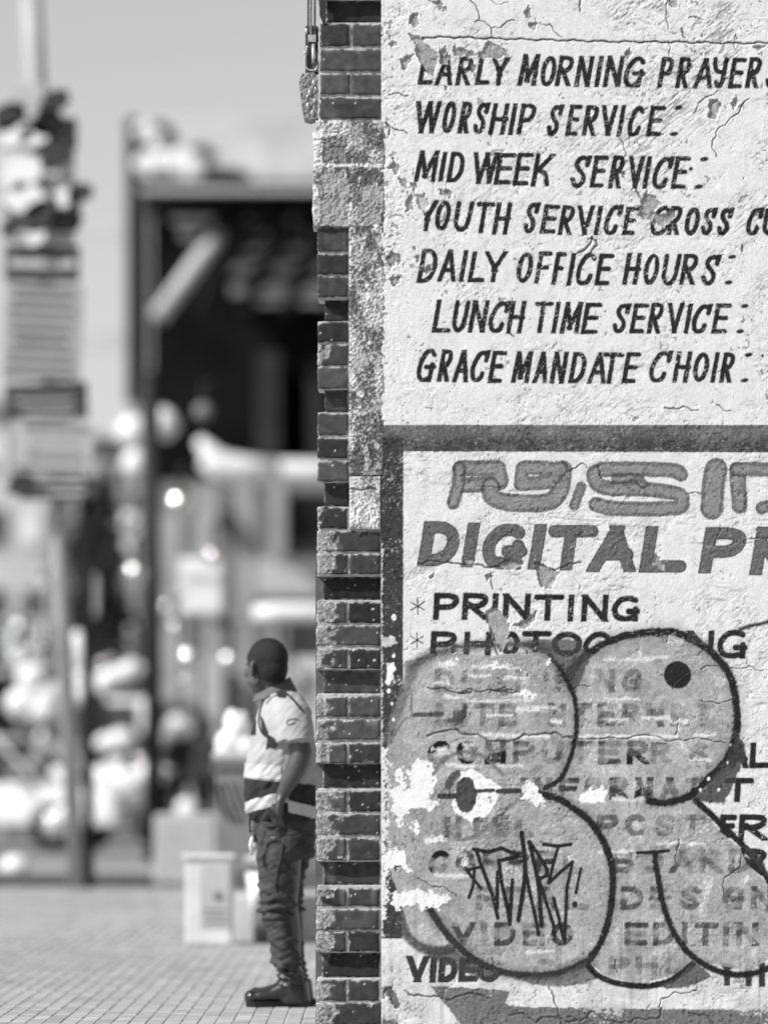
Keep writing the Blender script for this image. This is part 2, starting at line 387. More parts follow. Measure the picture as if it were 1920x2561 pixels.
word('C', [('L', 461, 608, 626, 905), ('U', 625, 775, 631, 905), ('N', 760, 943, 633, 905), ('c', 926, 1108, 638, 908), ('H', 1076, 1248, 638, 913), ('T', 1316, 1463, 643, 908), ('I', 1450, 1528, 646, 913), ('M', 1520, 1720, 646, 914)], wear=.2)
word('D', [('E', 103, 275, 653, 917), ('s', 366, 517, 658, 911), ('E', 505, 662, 658, 911), ('R', 648, 803, 653, 914), ('V', 826, 963, 653, 911), ('I', 955, 1028, 660, 911), ('c', 1018, 1188, 663, 913), ('E', 1183, 1345, 658, 914)], **t1)
word('C', [('G', 333, 503, 1033, 1315), ('R', 503, 648, 1040, 1313), ('A', 630, 763, 1046, 1318), ('c', 776, 941, 1046, 1315), ('E', 923, 1075, 1050, 1323), ('M', 1118, 1306, 1056, 1321), ('A', 1296, 1418, 1060, 1325), ('N', 1435, 1598, 1060, 1328), ('D', 1601, 1750, 1062, 1325)], wear=.2)
word('D', [('A', 155, 310, 1066, 1328), ('T', 288, 458, 1066, 1330), ('E', 441, 593, 1063, 1325), ('c', 665, 860, 1050, 1318), ('H', 860, 1028, 1058, 1320), ('O', 1025, 1175, 1066, 1315), ('I', 1176, 1243, 1063, 1320), ('R', 1248, 1391, 1066, 1320)], wear=.2)
dots('B', [(912, 895), (875, 1113), (1125, 1322), (1080, 1550)]); dots('B', [(1015, 1403)], 17, 17)
dots('D', [(1357, 275), (1328, 487), (1460, 683), (1423, 893), (1493, 1087), (1460, 1298)], 34, 18); dots('D', [(1608, 1095)], 12, 14)
# ----- dark painted border round the second notice
bt = sub(940, 5200, 1050, 1140)
lay(bt, np.clip((V[bt] - 1062 + edge_n[bt]) / 2, 0, 1) * np.clip((1130 + (U[bt] - 953) * .003 + 1.5 * edge_n[bt] - V[bt]) / 2, 0, 1), .05 + .06 * sstep(-.3, .5, wear_n[bt] + patch_n[bt]) + .06 * sstep(1110, 1080, V[bt]))
bl = sub(940, 1030, 1090, 2345)
lay(bl, np.clip((V[bl] - 1090) / 8, 0, 1) * np.clip((1009.5 - .002 * (V[bl] - 1130) + 1.2 * edge_n[bl] - U[bl]) / 2, 0, 1) * (1 - .5 * sstep(.45, .7, wear_n[bl] + .5 * patch_n[bl])), .05)
# ----- big faded letters
g = dict(val=.13, alpha=.95, wear=.1, rough=1.4)
def fat(z, pts, t, **k):
    kk = dict(g); kk.update(k); kk.pop('val'); P_ = q(z, pts); stroke(P_, t / Z_ + 8, .045, alpha=.85, rough=1.6, wear=.12); stroke(P_, t / Z_ - 1, .13, alpha=.95, rough=2.2, wear=.14); stroke(P_, t / Z_ - 10, .34, alpha=.55, rough=5, wear=.5)
fat('E', [(700, 370), (1010, 370), (1030, 480), (960, 500), (720, 510)], 110, wear=.18)
fat('E', [(690, 370), (680, 520), (640, 660)], 85, wear=.42)
fat('E', catmull([(950, 520), (960, 600), (1080, 650), (1400, 655), (1520, 560), (1550, 380)]), 125)
fat('E', [(1215, 370), (1200, 500), (1350, 490), (1440, 480), (1530, 370), (1240, 365)], 95)
fat('E', [(1640, 680), (1700, 520)], 60)
fat('F', catmull([(930, 420), (850, 385), (400, 375), (240, 390), (215, 450), (300, 530), (650, 545), (900, 580), (940, 640), (880, 700), (400, 705), (230, 670)]), 100, wear=.2)
fat('F', catmull([(400, 460), (560, 450), (620, 500)]), 55, wear=.3)
fat('F', [(1225, 380), (1200, 500), (1190, 700)], 165, wear=.26)
fat('F', [(1400, 380), (1420, 680)], 110, wear=.2)
fat('F', [(1400, 378), (1800, 378)], 95)
fat('F', [(1600, 700), (1800, 640)], 80)
# ----- DIGITAL PR
kk = dict(t=32, val=.06, slant=.12, wear=.1, rough=1.)
word('E', [('D', 357, 702, 808, 1182), ('I', 708, 870, 818, 1192), ('g', 873, 1248, 828, 1210), ('I', 1260, 1402, 830, 1212), ('T', 1425, 1812, 838, 1218)], **kk)
word('F', [('A', 172, 548, 842, 1232), ('L', 590, 948, 848, 1236), ('P', 1083, 1484, 856, 1242), ('R', 1506, 1890, 853, 1256)], **kk)
LET2 = True
for z_, its in (('E', [('D', 357, 702, 808, 1182), ('I', 708, 870, 818, 1192), ('g', 873, 1248, 828, 1210), ('I', 1260, 1402, 830, 1212), ('T', 1425, 1812, 838, 1218)]), ('F', [('A', 172, 548, 842, 1232), ('L', 590, 948, 848, 1236), ('P', 1083, 1484, 856, 1242), ('R', 1506, 1890, 853, 1256)])):
    word(z_, [(c_, a_ + 11, b_ - 11, y_ + 9, w_ - 9) for c_, a_, b_, y_, w_ in its], t=25.5, val=.125, slant=.12, wear=.2, rough=2.2)
def star(z, cx, cy, r=62, t=3.2):
    for a, k in ((88, 1.1), (30, 1), (-32, 1.05)):
        dx, dy = math.cos(R(a)) * r * k, math.sin(R(a)) * r * k
        stroke(q(z, [(cx - dx, cy - dy), (cx + dx, cy + dy)]), t, DK, rough=.6)
star('E', 345, 1512); star('G', 340, 135, 56); star('G', 330, 430, 50)
kk = dict(t=15.5, slant=.05, rough=.7, wear=.1)
word('E', [('P', 470, 692, 1400, 1627), ('R', 708, 940, 1400, 1627), ('I', 955, 1018, 1404, 1630), ('N', 1045, 1285, 1406, 1632), ('T', 1308, 1547, 1412, 1637), ('I', 1582, 1650, 1414, 1642)], **kk)
word('F', [('N', 103, 337, 1414, 1643), ('g', 358, 592, 1424, 1643)], **kk)
word('G', [('P', 445, 672, 60, 268), ('H', 722, 962, 65, 270), ('O', 1030, 1195, 60, 270), ('T', 1208, 1442, 58, 270), ('O', 1450, 1712, 64, 272)], **kk)
word('H', [('C', 118, 345, 62, 275), ('O', 370, 600, 62, 275), ('P', 620, 830, 62, 275), ('N', 980, 1212, 56, 285), ('g', 1230, 1482, 50, 292)], **kk)
word('H', [('A', 1330, 1490, 990, 1200), ('L', 1497, 1700, 985, 1200), ('T', 1290, 1525, 1275, 1480), ('E', 1250, 1385, 1580, 1780), ('R', 1405, 1655, 1578, 1800), ('R', 1400, 1650, 1860, 2090)], **kk)
word('I', [('V', 255, 440, 1422, 1645), ('I', 440, 498, 1432, 1648), ('D', 515, 680, 1432, 1645), ('E', 680, 845, 1440, 1642), ('O', 835, 1040, 1440, 1645)], t=17, slant=.05, val=.04, rough=.9)
word('J', [('T', 1270, 1360, 1480, 1672), ('I', 1468, 1532, 1480, 1678), ('I', 1578, 1650, 1480, 1682)], t=16, slant=.0, val=.045)
# ----- bottom: dark painted slant and base band
fill(q('I', [(450, 1672), (780, 1690), (1112, 1716), (1068, 1815), (1130, 1842), (1700, 1858), (3400, 1872), (14000, 1900), (14000, 2260), (730, 2260), (705, 1990)]), .13, .95, rag=2, wear=.12)
fill(q('I', [(0, 1950), (180, 1950), (185, 2300), (0, 2300)]), .12, .9, rag=4)
fill(q('I', [(20, 1700), (130, 1680), (210, 1830), (180, 1860), (90, 1760), (40, 1800)]), .09, .9, rag=4, depth=.006)
# ----- graffiti bubbles: grey fill
FILL = .35
outA = [(1010, 1655), (1060, 1642), (1120, 1636), (1240, 1640), (1330, 1628), (1377, 1647), (1434, 1741), (1437, 1846), (1420, 1916), (1386, 1961), (1362, 1990), (1380, 2150), (1300, 2240), (1100, 2330), (1010, 2290), (968, 2150), (965, 1900), (975, 1800), (1000, 1740), (1012, 1690)]
outB = q('H', [(0, 420), (100, 300), (350, 130), (650, 70), (950, 100), (1200, 240), (1340, 430), (1400, 700), (1390, 900), (1300, 1130), (1150, 1300), (1060, 1460), (1250, 1720), (1420, 1860), (1480, 2000), (1700, 2200), (1720, 2740), (1500, 2880), (1250, 2830), (1040, 2800), (900, 2900), (600, 2990), (330, 2930), (130, 2780), (-300, 2700), (-300, 1000)])
outC = q('I', [(430, 1000), (640, 1300), (800, 1440), (1030, 1545), (1250, 1575), (1400, 1575), (1658, 1500), (1740, 1400), (1900, 1000), (1900, 300), (1500, 0), (300, 0), (190, 1030), (250, 1250), (400, 1365), (580, 1365)])
fill(outB, FILL, .93, rag=1.5, wear=-.02); fill(outA, FILL, .93, rag=2.5, wear=-.02); fill(outC, FILL, .93, rag=2.5, wear=-.02)
gm = sub(960, 1960, 1640, 2470)
ins = (np.abs(ALB[gm] - FILL) < .09)
ALB[gm] = np.where(ins, ALB[gm] * (1 + .3 * wear_n[gm] + .3 * patch_n[gm] + .16 * fbm(U[gm] / 14, V[gm] / 14, 2, 88)), ALB[gm])
# the older notice showing through the fill
gh = dict(t=15.5, slant=.02, val=.05, alpha=.5, wear=.22, rough=2.0, ghost=True)
def gline(y0, y1, txt, x0, w=66, **k):
    kk = dict(gh); kk.update(k)
    for i, ch in enumerate(txt):
        if ch != ' ':
            wd = 18 if ch == 'I' else w - 16
            kk['alpha'] = (k.get('alpha', .5)) * 1.6 * random.Random(int(x0 + y0)).uniform(.6, 1.1)
            glyph(ch, x0, x0 + wd, y0, y1, **kk); x0 += wd + 15
        else: x0 += 30
gline(1672, 1732, 'DESIGNING', 1085, 68, alpha=.38)
gline(1758, 1818, 'LITE INTERNET', 1090, 62, alpha=.38)
gline(1852, 1912, 'COMPUTER', 1068, 72, alpha=.8, wear=.2); gline(1856, 1908, 'R S', 1625, 66, alpha=.6)
gline(1944, 2001, 'INFORMAT', 1300, 64, alpha=.75, wear=.22)
gline(2042, 2096, 'HTML', 1110, 60, alpha=.5); gline(2036, 2092, 'POST', 1490, 72, alpha=.6)
gline(2126, 2186, 'CORREL', 1070, 68, alpha=.7, wear=.2); gline(2124, 2184, 'BOARD', 1528, 74, alpha=.55)
gline(2216, 2276, 'REAL', 1190, 74, alpha=.45); gline(2216, 2276, 'DESIGN', 1550, 74, alpha=.55)
gline(2306, 2366, 'VIDEO', 1130, 72, alpha=.6); gline(2306, 2366, 'EDITIN', 1560, 72, alpha=.55)
gline(2396, 2450, 'C P', 1330, 72, alpha=.35); gline(2390, 2440, 'PHO', 1520, 70, alpha=.3)
# gaps where white still shows
rs = random.Random(5)
for (x, y, w_, h_) in [(1225, 1668, 95, 10), (1200, 1690, 60, 7), (1290, 1695, 60, 9), (1105, 1708, 40, 8), (1135, 1742, 50, 8), (1250, 1752, 170, 7), (1320, 1775, 60, 14), (1250, 1790, 70, 10), (1240, 1838, 110, 12), (1330, 1842, 90, 9), (1590, 1842, 210, 11), (1470, 1840, 60, 9), (1760, 1838, 60, 12), (1570, 1650, 120, 7), (1640, 1644, 60, 6), (1555, 1748, 90, 7), (1640, 1795, 70, 9), (1700, 1805, 60, 8), (1545, 1800, 50, 7), (1390, 1805, 30, 14), (1100, 1872, 40, 12), (1110, 1885, 30, 8), (1170, 1862, 30, 10), (1275, 1915, 70, 6), (1150, 1915, 70, 14), (1090, 2100, 60, 18), (1130, 2190, 90, 12), (1350, 2380, 70, 8), (1700, 2110, 120, 14), (1540, 2130, 90, 10), (1570, 2000, 80, 14), (1750, 1900, 60, 8), (1120, 1660, 50, 10), (1480, 1990, 50, 14), (1360, 1770, 60, 8)]:
    pts = [(x - w_ / 2 + w_ * i / 8, y - h_ / 2 * rs.uniform(.3, 1.2)) for i in range(9)] + [(x + w_ / 2 - w_ * i / 8, y + h_ / 2 * rs.uniform(.3, 1.2)) for i in range(9)]
    fill(pts, .74, .85, rag=3, soft=5)
# soft dark spray at the edges, then outlines
def spray(pts, t, al): stroke(pts, t, .06, alpha=al, soft=t * .8, rough=3)
OUT = .022
oB = catmull(q('H', [(-20, 440), (60, 340), (200, 225), (350, 140), (650, 72), (850, 68), (1000, 120), (1200, 250), (1340, 440), (1395, 700), (1390, 900), (1320, 1110), (1150, 1300), (1000, 1430), (800, 1485), (670, 1465)]))
spray(oB, 36, .4); stroke(oB, 19, OUT, rough=2.6, soft=4)
fill(q('H', [(1370, 860), (1460, 1000), (1480, 1100), (1380, 1300), (1290, 1500), (1180, 1480), (1040, 1470), (1180, 1290), (1320, 1110)]), .05, .93, rag=3, soft=5)
fill(q('H', [(1200, 200), (1020, 60), (985, 60), (985, 140)]), .05, .7, rag=3, soft=5)
oA = catmull([(1372, 1640), (1405, 1680), (1434, 1741), (1441, 1800), (1437, 1846), (1424, 1900), (1400, 1948), (1362, 1971)])
spray(oA, 26, .3); stroke(oA, 13, OUT, rough=2.2, soft=4)
fill([(1290, 1608), (1360, 1640), (1410, 1680), (1436, 1730), (1462, 1680), (1475, 1640), (1440, 1600), (1395, 1595)], .05, .85, rag=4, soft=6)
spray(catmull([(1030, 1668), (1075, 1640), (1170, 1618), (1300, 1612), (1370, 1625)]), 26, .9)
stroke(catmull([(970, 1850), (985, 1800), (1003, 1760), (1022, 1700), (1035, 1665)]), 26, .12, alpha=.75, soft=9, rough=3)
stroke(catmull([(1028, 1735), (1028, 1790), (1010, 1800), (985, 1840)]), 5, .1, alpha=.8, soft=4)
stroke([(1035, 1788), (1104, 1786)], 12, .05, alpha=.9, soft=4)
fill([(1110, 1810), (1130, 1790), (1160, 1760), (1170, 1765), (1165, 1800), (1140, 1815)], .04, .85, rag=5, soft=8)
oC = catmull([(1345, 1986), (1390, 1995), (1430, 2020), (1465, 2045), (1490, 2075), (1515, 2120), (1530, 2175), (1531, 2230), (1523, 2290), (1505, 2350), (1480, 2390), (1464, 2405), (1400, 2432), (1340, 2440), (1290, 2437), (1240, 2425), (1185, 2400), (1135, 2357), (1095, 2305), (1068, 2262)])
spray(oC, 32, .35); stroke(oC, 18, OUT, rough=2.4, soft=4); spray(oC[-50:], 30, .4)
fill([(1464, 2405), (1400, 2440), (1300, 2444), (1260, 2440), (1330, 2462), (1400, 2468), (1460, 2460), (1500, 2446), (1480, 2420)], .07, .8, rag=2, soft=5)
oD = catmull(q('J', [(170, 1510), (250, 1590), (400, 1650), (600, 1675), (750, 1660), (880, 1610), (1030, 1490)]))
stroke(oD, 16, OUT, rough=1.4, soft=3)
fill(q('J', [(1040, 1480), (900, 1600), (740, 1680), (850, 1700), (1000, 1680), (1190, 1600), (1120, 1520)]), .06, .9, rag=2, soft=4)
oE = catmull(q('J', [(718, 575), (725, 680), (750, 800), (775, 950), (820, 1100), (890, 1260), (1000, 1400), (1150, 1510), (1300, 1565), (1450, 1580), (1600, 1550), (1800, 1450)]))
spray(oE, 26, .25); stroke(oE, 16, OUT, rough=2.2, soft=4)
stroke(q('J', [(575, 570), (700, 565), (830, 553)]), 9, OUT, rough=1)
oF = catmull(q('J', [(1060, 140), (1160, 230), (1300, 370), (1440, 500), (1560, 640), (1700, 860)]))
stroke(oF, 17, OUT, rough=1.6, soft=3)
fill(q('J', [(1450, 520), (1540, 540), (1610, 620), (1670, 800), (1600, 720)]), .05, .9, rag=1)
stroke(catmull(q('H', [(1420, 50), (1500, 20), (1600, 0), (1750, -40), (2000, -60)])), 10, .05, soft=5, rough=2)
oL = catmull([(985, 2240), (1000, 2290), (1015, 2335), (1045, 2365), (1090, 2378), (1130, 2372)])
stroke(oL, 24, .06, alpha=.9, soft=8, rough=3)
fill([(1050, 2372), (1130, 2370), (1200, 2420), (1245, 2440), (1230, 2455), (1160, 2430), (1080, 2400)], .055, .85, rag=3, soft=6)
for (x, y, rx, ry) in [(1693, 1688, 35.5, 35.5)]:
    sl = sub(x - 45, x + 45, y - 45, y + 45); d = np.hypot((U[sl] - x) / rx, (V[sl] - y) / ry); lay(sl, np.clip((1 - d) * 14 + edge_n[sl] * .3, 0, 1), OUT)
# eye
stroke(catmull(q('G', [(470, 1250), (540, 1150), (700, 1065), (850, 1085), (950, 1150), (1050, 1250)])), 10, .13, alpha=.8, soft=6, rough=2)
stroke(catmull(q('G', [(560, 1640), (620, 1740), (720, 1790), (880, 1720), (1020, 1590), (1200, 1440)])), 10, .13, alpha=.75, soft=6, rough=2)
fill(q('G', [(700, 1230), (790, 1200), (900, 1260), (960, 1310), (1030, 1345), (1010, 1430), (960, 1530), (900, 1600), (800, 1610), (790, 1680), (770, 1620), (660, 1570), (625, 1500), (640, 1420), (690, 1300)]), .84, 1, rag=3, depth=.001)
fill(q('G', [(600, 1260), (660, 1215), (700, 1215), (690, 1270), (640, 1330), (600, 1380), (570, 1360), (580, 1300)]), .06, .9, rag=2)
fill(q('G', arc(745, 1420, 92, 148, 0, 360, 24)), .07, 1, rag=2.5)
stroke(q('G', [(530, 1430), (660, 1430)]), 14, .05, soft=3); stroke(q('G', [(820, 1388), (970, 1380)]), 10, .05, soft=3); stroke(q('G', [(1010, 1390), (1220, 1385)]), 13, .05, soft=3)
# bare white patches
for p in [[(265, 1230), (340, 1110), (440, 1160), (480, 1260), (490, 1320), (460, 1440), (515, 1500), (450, 1560), (330, 1530), (230, 1560), (210, 1690), (180, 1700), (160, 1560), (130, 1420), (100, 1370), (190, 1330), (150, 1200), (220, 1190), (240, 1400), (300, 1370)],
          [(1230, 1310), (1300, 1320), (1350, 1370), (1370, 1440), (1425, 1470), (1410, 1495), (1310, 1500), (1215, 1450)],
          [(285, 1640), (330, 1620), (372, 1680), (350, 1730), (310, 1725)],
          [(70, 1880), (200, 1870), (265, 1930), (260, 1990), (300, 2060), (200, 2010), (110, 2050), (60, 1990)],
          [(120, 2240), (300, 2200), (420, 2230), (450, 2180), (500, 2250), (640, 2260), (600, 2300), (520, 2380), (440, 2330), (400, 2390), (320, 2320), (180, 2370), (120, 2320)],
          [(430, 1790), (560, 1750), (560, 1790), (450, 1830)],
          [(540, 350), (680, 275), (640, 330), (580, 355)], [(930, 360), (1000, 325), (1250, 390), (1250, 410), (1080, 360), (980, 365)],
          [(1150, 600), (1190, 555), (1370, 610), (1300, 615)], [(1390, 300), (1420, 285), (1440, 340), (1400, 340)]]:
    fill(q('G', p), .80, 1, rag=8, soft=1.8, lip=.0008)
fill(q('J', [(95, 90), (200, 60), (290, 5), (320, 70), (300, 150), (200, 160), (95, 150)]), .84, 1, rag=3)
fill(q('J', [(1510, 960), (1600, 1040), (1700, 1100), (1700, 1000), (1590, 1050)]), .06, .6, rag=2)
for x, y, r in [(984, 1640, 5), (975, 1692, 10), (970, 1705, 8), (984, 1800, 4), (972, 1728, 5), (980, 1760, 4), (985, 1545, 7), (978, 1600, 9), (960, 1610, 5), (1476, 1975, 6), (1750, 1975, 4), (1796, 1975, 4), (1770, 1948, 4), (1818, 1907, 3), (1825, 1862, 3)]:
    sl = sub(x - 14, x + 14, y - 20, y + 20); d = np.hypot((U[sl] - x) / r, (V[sl] - y) / (r * 1.3)) + .3 * wear_n[sl]; lay(sl, np.clip((1 - d) * 4, 0, 1), .8)
fill([(965, 1660), (985, 1655), (990, 1675), (978, 1690), (976, 1700), (968, 1698), (968, 1680)], .82, 1, rag=2)
fill([(955, 1592), (985, 1594), (995, 1606), (975, 1618), (957, 1615)], .5, .9, rag=3)
# peeling salts along the wall's left edge in the lower half
sl = sub(950, 985, 1870, 2300); lay(sl, sstep(.0, .35, wear_n[sl] + .8 - (U[sl] - 953) / 22) * .9, .78)
sl = sub(950, 975, 1360, 2560); lay(sl, sstep(.0, .3, wear_n[sl] * .8 + .45 - (U[sl] - 953) / 9) * .8, .7)
# tag
for t_, p in [(7.5, [(1055, 408), (1075, 560), (1085, 700), (1060, 900), (1030, 1080)]), (7, [(1115, 478), (1165, 700), (1190, 850), (1207, 1120)]),
              (6.5, [(1115, 478), (1180, 570), (1250, 690), (1250, 735), (1205, 755), (1175, 745)]), (6, [(1225, 495), (1330, 510), (1430, 497)]),
              (5.5, [(1335, 515), (1300, 640), (1262, 795), (1340, 720), (1445, 630), (1402, 840), (1385, 1240)]), (6, [(1382, 1245), (1340, 1060), (1300, 910)]),
              (6, [(1190, 770), (1250, 960), (1300, 1120), (1308, 1220)]), (6, [(1090, 720), (1120, 880), (1160, 1050), (1186, 1190)]),
              (6.5, [(690, 535), (800, 555), (900, 525), (1000, 570), (1068, 580), (960, 605), (880, 622), (900, 780), (950, 1000), (965, 1110), (985, 770)]),
              (6.5, [(710, 545), (740, 640), (800, 800), (850, 950), (872, 1060)]), (6, [(868, 980), (870, 710)]), (5.5, [(620, 680), (740, 830)]), (5.5, [(695, 680), (682, 820), (650, 905)]),
              (5.5, [(650, 690), (750, 668)]), (5, [(1510, 680), (1490, 780), (1472, 870)]), (8, [(1463, 952), (1464, 962)])]:
    stroke(q('K', p), t_ * 1.6, DK, rough=.8)
# fallen paint: exposed grey plaster, a few mm lower
def flakes(z, lst, val=.31, depth=.0065):
    for i, p in enumerate(lst): fill(q(z, p), val, .96, rag=4., depth=depth, lip=.001)
flakes('A', [[(265, 275), (360, 310), (430, 385), (500, 430), (520, 540), (480, 640), (420, 600), (340, 480), (330, 380)], [(520, 440), (560, 385), (605, 440), (600, 540), (540, 540)], [(640, 400), (720, 405), (830, 440), (840, 470), (650, 470)], [(850, 440), (940, 350), (1060, 395), (1100, 470), (1000, 490), (870, 480)], [(190, 495), (250, 470), (320, 440), (280, 520), (240, 585)], [(280, 120), (350, 115), (355, 190), (320, 235), (280, 200)], [(1215, 105), (1275, 35), (1290, 140), (1250, 150)], [(1270, 180), (1330, 200), (1320, 260), (1270, 230)], [(95, 1390), (150, 1320), (200, 1400), (180, 1455)], [(185, 1475), (230, 1500), (285, 1560), (250, 1560), (200, 1520)], [(515, 1575), (575, 1565), (640, 1610), (620, 1640), (560, 1620)], [(430, -10), (540, 20), (600, 120), (500, 50)], [(290, 1530), (330, 1520), (350, 1580), (310, 1570)], [(560, 690), (600, 740), (580, 750)], [(770, 520), (830, 540), (810, 640)], [(255, 1640), (300, 1600), (310, 1740), (250, 1760)], [(100, 360), (150, 350), (190, 385), (140, 400)]])
flakes('A', [[(320, 1610), (410, 1610), (450, 1690), (400, 1760), (340, 1700)]], .5)
flakes('B', [[(580, 1720), (640, 1580), (700, 1620), (780, 1710), (720, 1740), (690, 1850), (620, 1800)], [(690, 1750), (760, 1790), (850, 1740), (890, 1800), (800, 1900), (720, 1850)], [(1175, 830), (1220, 830), (1270, 880), (1230, 990), (1165, 970)], [(1350, 870), (1390, 790), (1415, 860), (1370, 920)], [(470, 430), (520, 390), (520, 470), (480, 490)], [(560, 1760), (640, 1780), (650, 1850)], [(1520, 385), (1640, 380), (1580, 415)], [(820, -30), (910, -30), (900, 60), (840, 60)], [(430, 1420), (480, 1430), (480, 1490)]])
flakes('C', [[(75, 290), (120, 235), (200, 250), (205, 310), (130, 360)], [(110, 440), (160, 425), (210, 450), (155, 540)], [(385, 390), (430, 340), (490, 380), (420, 420)], [(320, 270), (350, 265), (360, 310), (330, 310)], [(305, 200), (340, 200), (330, 230)]])
flakes('E', [[(1330, 1160), (1480, 1215), (1520, 1230), (1450, 1370), (1370, 1360), (1330, 1260)], [(910, 1560), (960, 1510), (1090, 1600), (1110, 1680), (1040, 1900), (970, 1780), (930, 1660)], [(1245, 1620), (1330, 1550), (1330, 1620), (1250, 1700), (1130, 1680)], [(715, 1110), (820, 1120), (820, 1165), (730, 1150)], [(980, 1190), (1110, 1125), (1230, 1150), (1120, 1210)], [(905, 1270), (960, 1230), (970, 1270), (930, 1300)], [(435, 1260), (480, 1230), (480, 1270), (450, 1285)]])
flakes('F', [[(675, 1130), (730, 1080), (790, 1170), (800, 1220), (690, 1170)]])
flakes('G', [[(640, 180), (670, 165), (715, 200), (690, 240), (640, 240)], [(1300, 180), (1320, 180), (1310, 220)], [(160, 2010), (200, 2020), (170, 2040)], [(1230, 220), (1265, 225), (1250, 260)], [(940, 560), (1040, 550), (1170, 575), (1080, 600)], [(680, 570), (800, 550), (790, 590)]], .2)
for i, (a, b, c_) in enumerate([('A', [(780, 0), (850, 170), (955, 235), (960, 310)], 3), ('A', [(955, 235), (1060, 205), (1150, 170)], 3), ('A', [(820, 185), (850, 170)], 3), ('A', [(1320, 200), (1440, 200), (1540, 310)], 2.5), ('A', [(1100, 20), (1000, 40), (780, 0)], 2),
          ('B', [(830, -20), (830, 250)], 3), ('B', [(1390, 290), (1390, 420)], 2.5), ('B', [(830, 340), (833, 470)], 2), ('B', [(1500, 820), (1300, 1040), (1200, 1160), (1230, 1300)], 3), ('B', [(1240, 750), (1080, 860), (1040, 940)], 3), ('B', [(400, 1130), (470, 1250), (475, 1300)], 2.5), ('B', [(560, 1560), (600, 1650)], 4), ('B', [(100, 0), (100, 100)], 5), ('B', [(940, 240), (970, 320)], 4),
          ('B', [(1000, 150), (1120, 170)], 3), ('A', [(110, 790), (190, 770), (270, 795)], 4), ('A', [(110, 1045), (180, 1080), (260, 1110)], 4), ('A', [(85, 1020), (105, 1120)], 5),
          ('E', [(355, 1165), (600, 1145), (760, 1165), (900, 1190), (1000, 1185), (1100, 1130)], 5), ('E', [(1320, 1160), (1480, 1215), (1640, 1160), (1700, 1150)], 4), ('E', [(850, 515), (1040, 520)], 3), ('F', [(0, 400), (120, 330), (160, 370)], 3), ('F', [(250, 350), (275, 450)], 5), ('E', [(950, 1230), (970, 1370)], 3),
          ('G', [(430, 530), (660, 570), (790, 540), (950, 550), (1170, 570)], 3.5), ('G', [(430, 930), (900, 950), (1040, 980), (1150, 960), (1480, 900), (1620, 950)], 5), ('H', [(0, 930), (130, 960), (700, 930), (1000, 960), (1300, 990)], 3), ('H', [(910, 780), (890, 920)], 3), ('H', [(870, 540), (890, 480), (1000, 410)], 2.5), ('H', [(20, 560), (90, 515), (190, 520)], 3), ('G', [(960, 60), (975, 180), (1010, 260)], 4),
          ('H', [(1100, 380), (1300, 345), (1500, 350), (1620, 385)], 2.5), ('H', [(1100, 640), (1370, 620)], 2.5), ('J', [(1430, 580), (1420, 700), (1290, 780), (1290, 900)], 3), ('J', [(915, 460), (890, 640)], 3),
          ('I', [(240, 1710), (400, 1760), (600, 1790), (750, 1740), (930, 1780)], 5), ('I', [(1100, 1920), (1200, 1900), (1330, 1980), (1500, 1940), (1658, 1960)], 5), ('I', [(350, 780), (500, 850), (670, 930)], 3), ('I', [(960, 1440), (1030, 1600)], 3), ('I', [(1430, 1680), (1500, 1850), (1540, 2000)], 4),
          ('J', [(0, 1930), (100, 1970), (190, 1880), (300, 1960), (400, 1980), (560, 1940), (750, 1940), (770, 1860)], 5), ('J', [(750, 1850), (770, 1780), (1000, 1730), (1060, 1710)], 3), ('J', [(395, 1460), (410, 1560)], 4), ('J', [(1000, 1900), (1200, 1980)], 4),
          ('C', [(1100, 905), (1145, 935)], 4), ('D', [(200, 110), (130, 220), (80, 240)], 5), ('D', [(200, 110), (240, 180), (180, 250)], 5), ('D', [(800, 1525), (960, 1515), (1080, 1545)], 4), ('D', [(1230, 1500), (1350, 1550)], 3), ('D', [(1440, 180), (1440, 230)], 5), ('F', [(1510, 950), (1660, 950)], 3), ('E', [(70, 1330), (170, 1460)], 6), ('F', [(1000, 580), (1100, 585)], 3)]):
    crack(q(a, b), c_, .0035, .1, seed=i)
fl_ = (H < -.0045); ALB = np.where(fl_, ALB * (1 + .35 * fbm(U / 12, V / 16, 3, 55) + .25 * vnoise(U / 3, V / 3, 56)), ALB); H = H + fl_ * .0016 * fbm(U / 9, V / 12, 3, 57)
# the long wavy line under the roof edge
ln = q('A', [(385, 313), (700, 312), (950, 321), (1300, 331), (1658, 339)]) + q('B', [(300, 347), (830, 351), (1400, 360), (1658, 359), (4000, 390), (12000, 480)])
pts = []
for (a, b) in zip(ln[:-1], ln[1:]):
    n_ = max(2, int((b[0] - a[0]) / 7))
    pts += [(a[0] + (b[0] - a[0]) * i / n_, a[1] + (b[1] - a[1]) * i / n_) for i in range(n_)]
pts = [(x, y + 1.6 * math.sin(x / 10.5) + 1.0 * math.sin(x / 4.1 + 1)) for x, y in pts]
sl = sub(1040, 5200, 60, 240); stroke(pts, 4.6, .03, rough=.7); dd = dpoly(pts[:230], U[sl], V[sl]); H[sl] -= np.clip((3.5 - dd) / 2, 0, 1) * .003
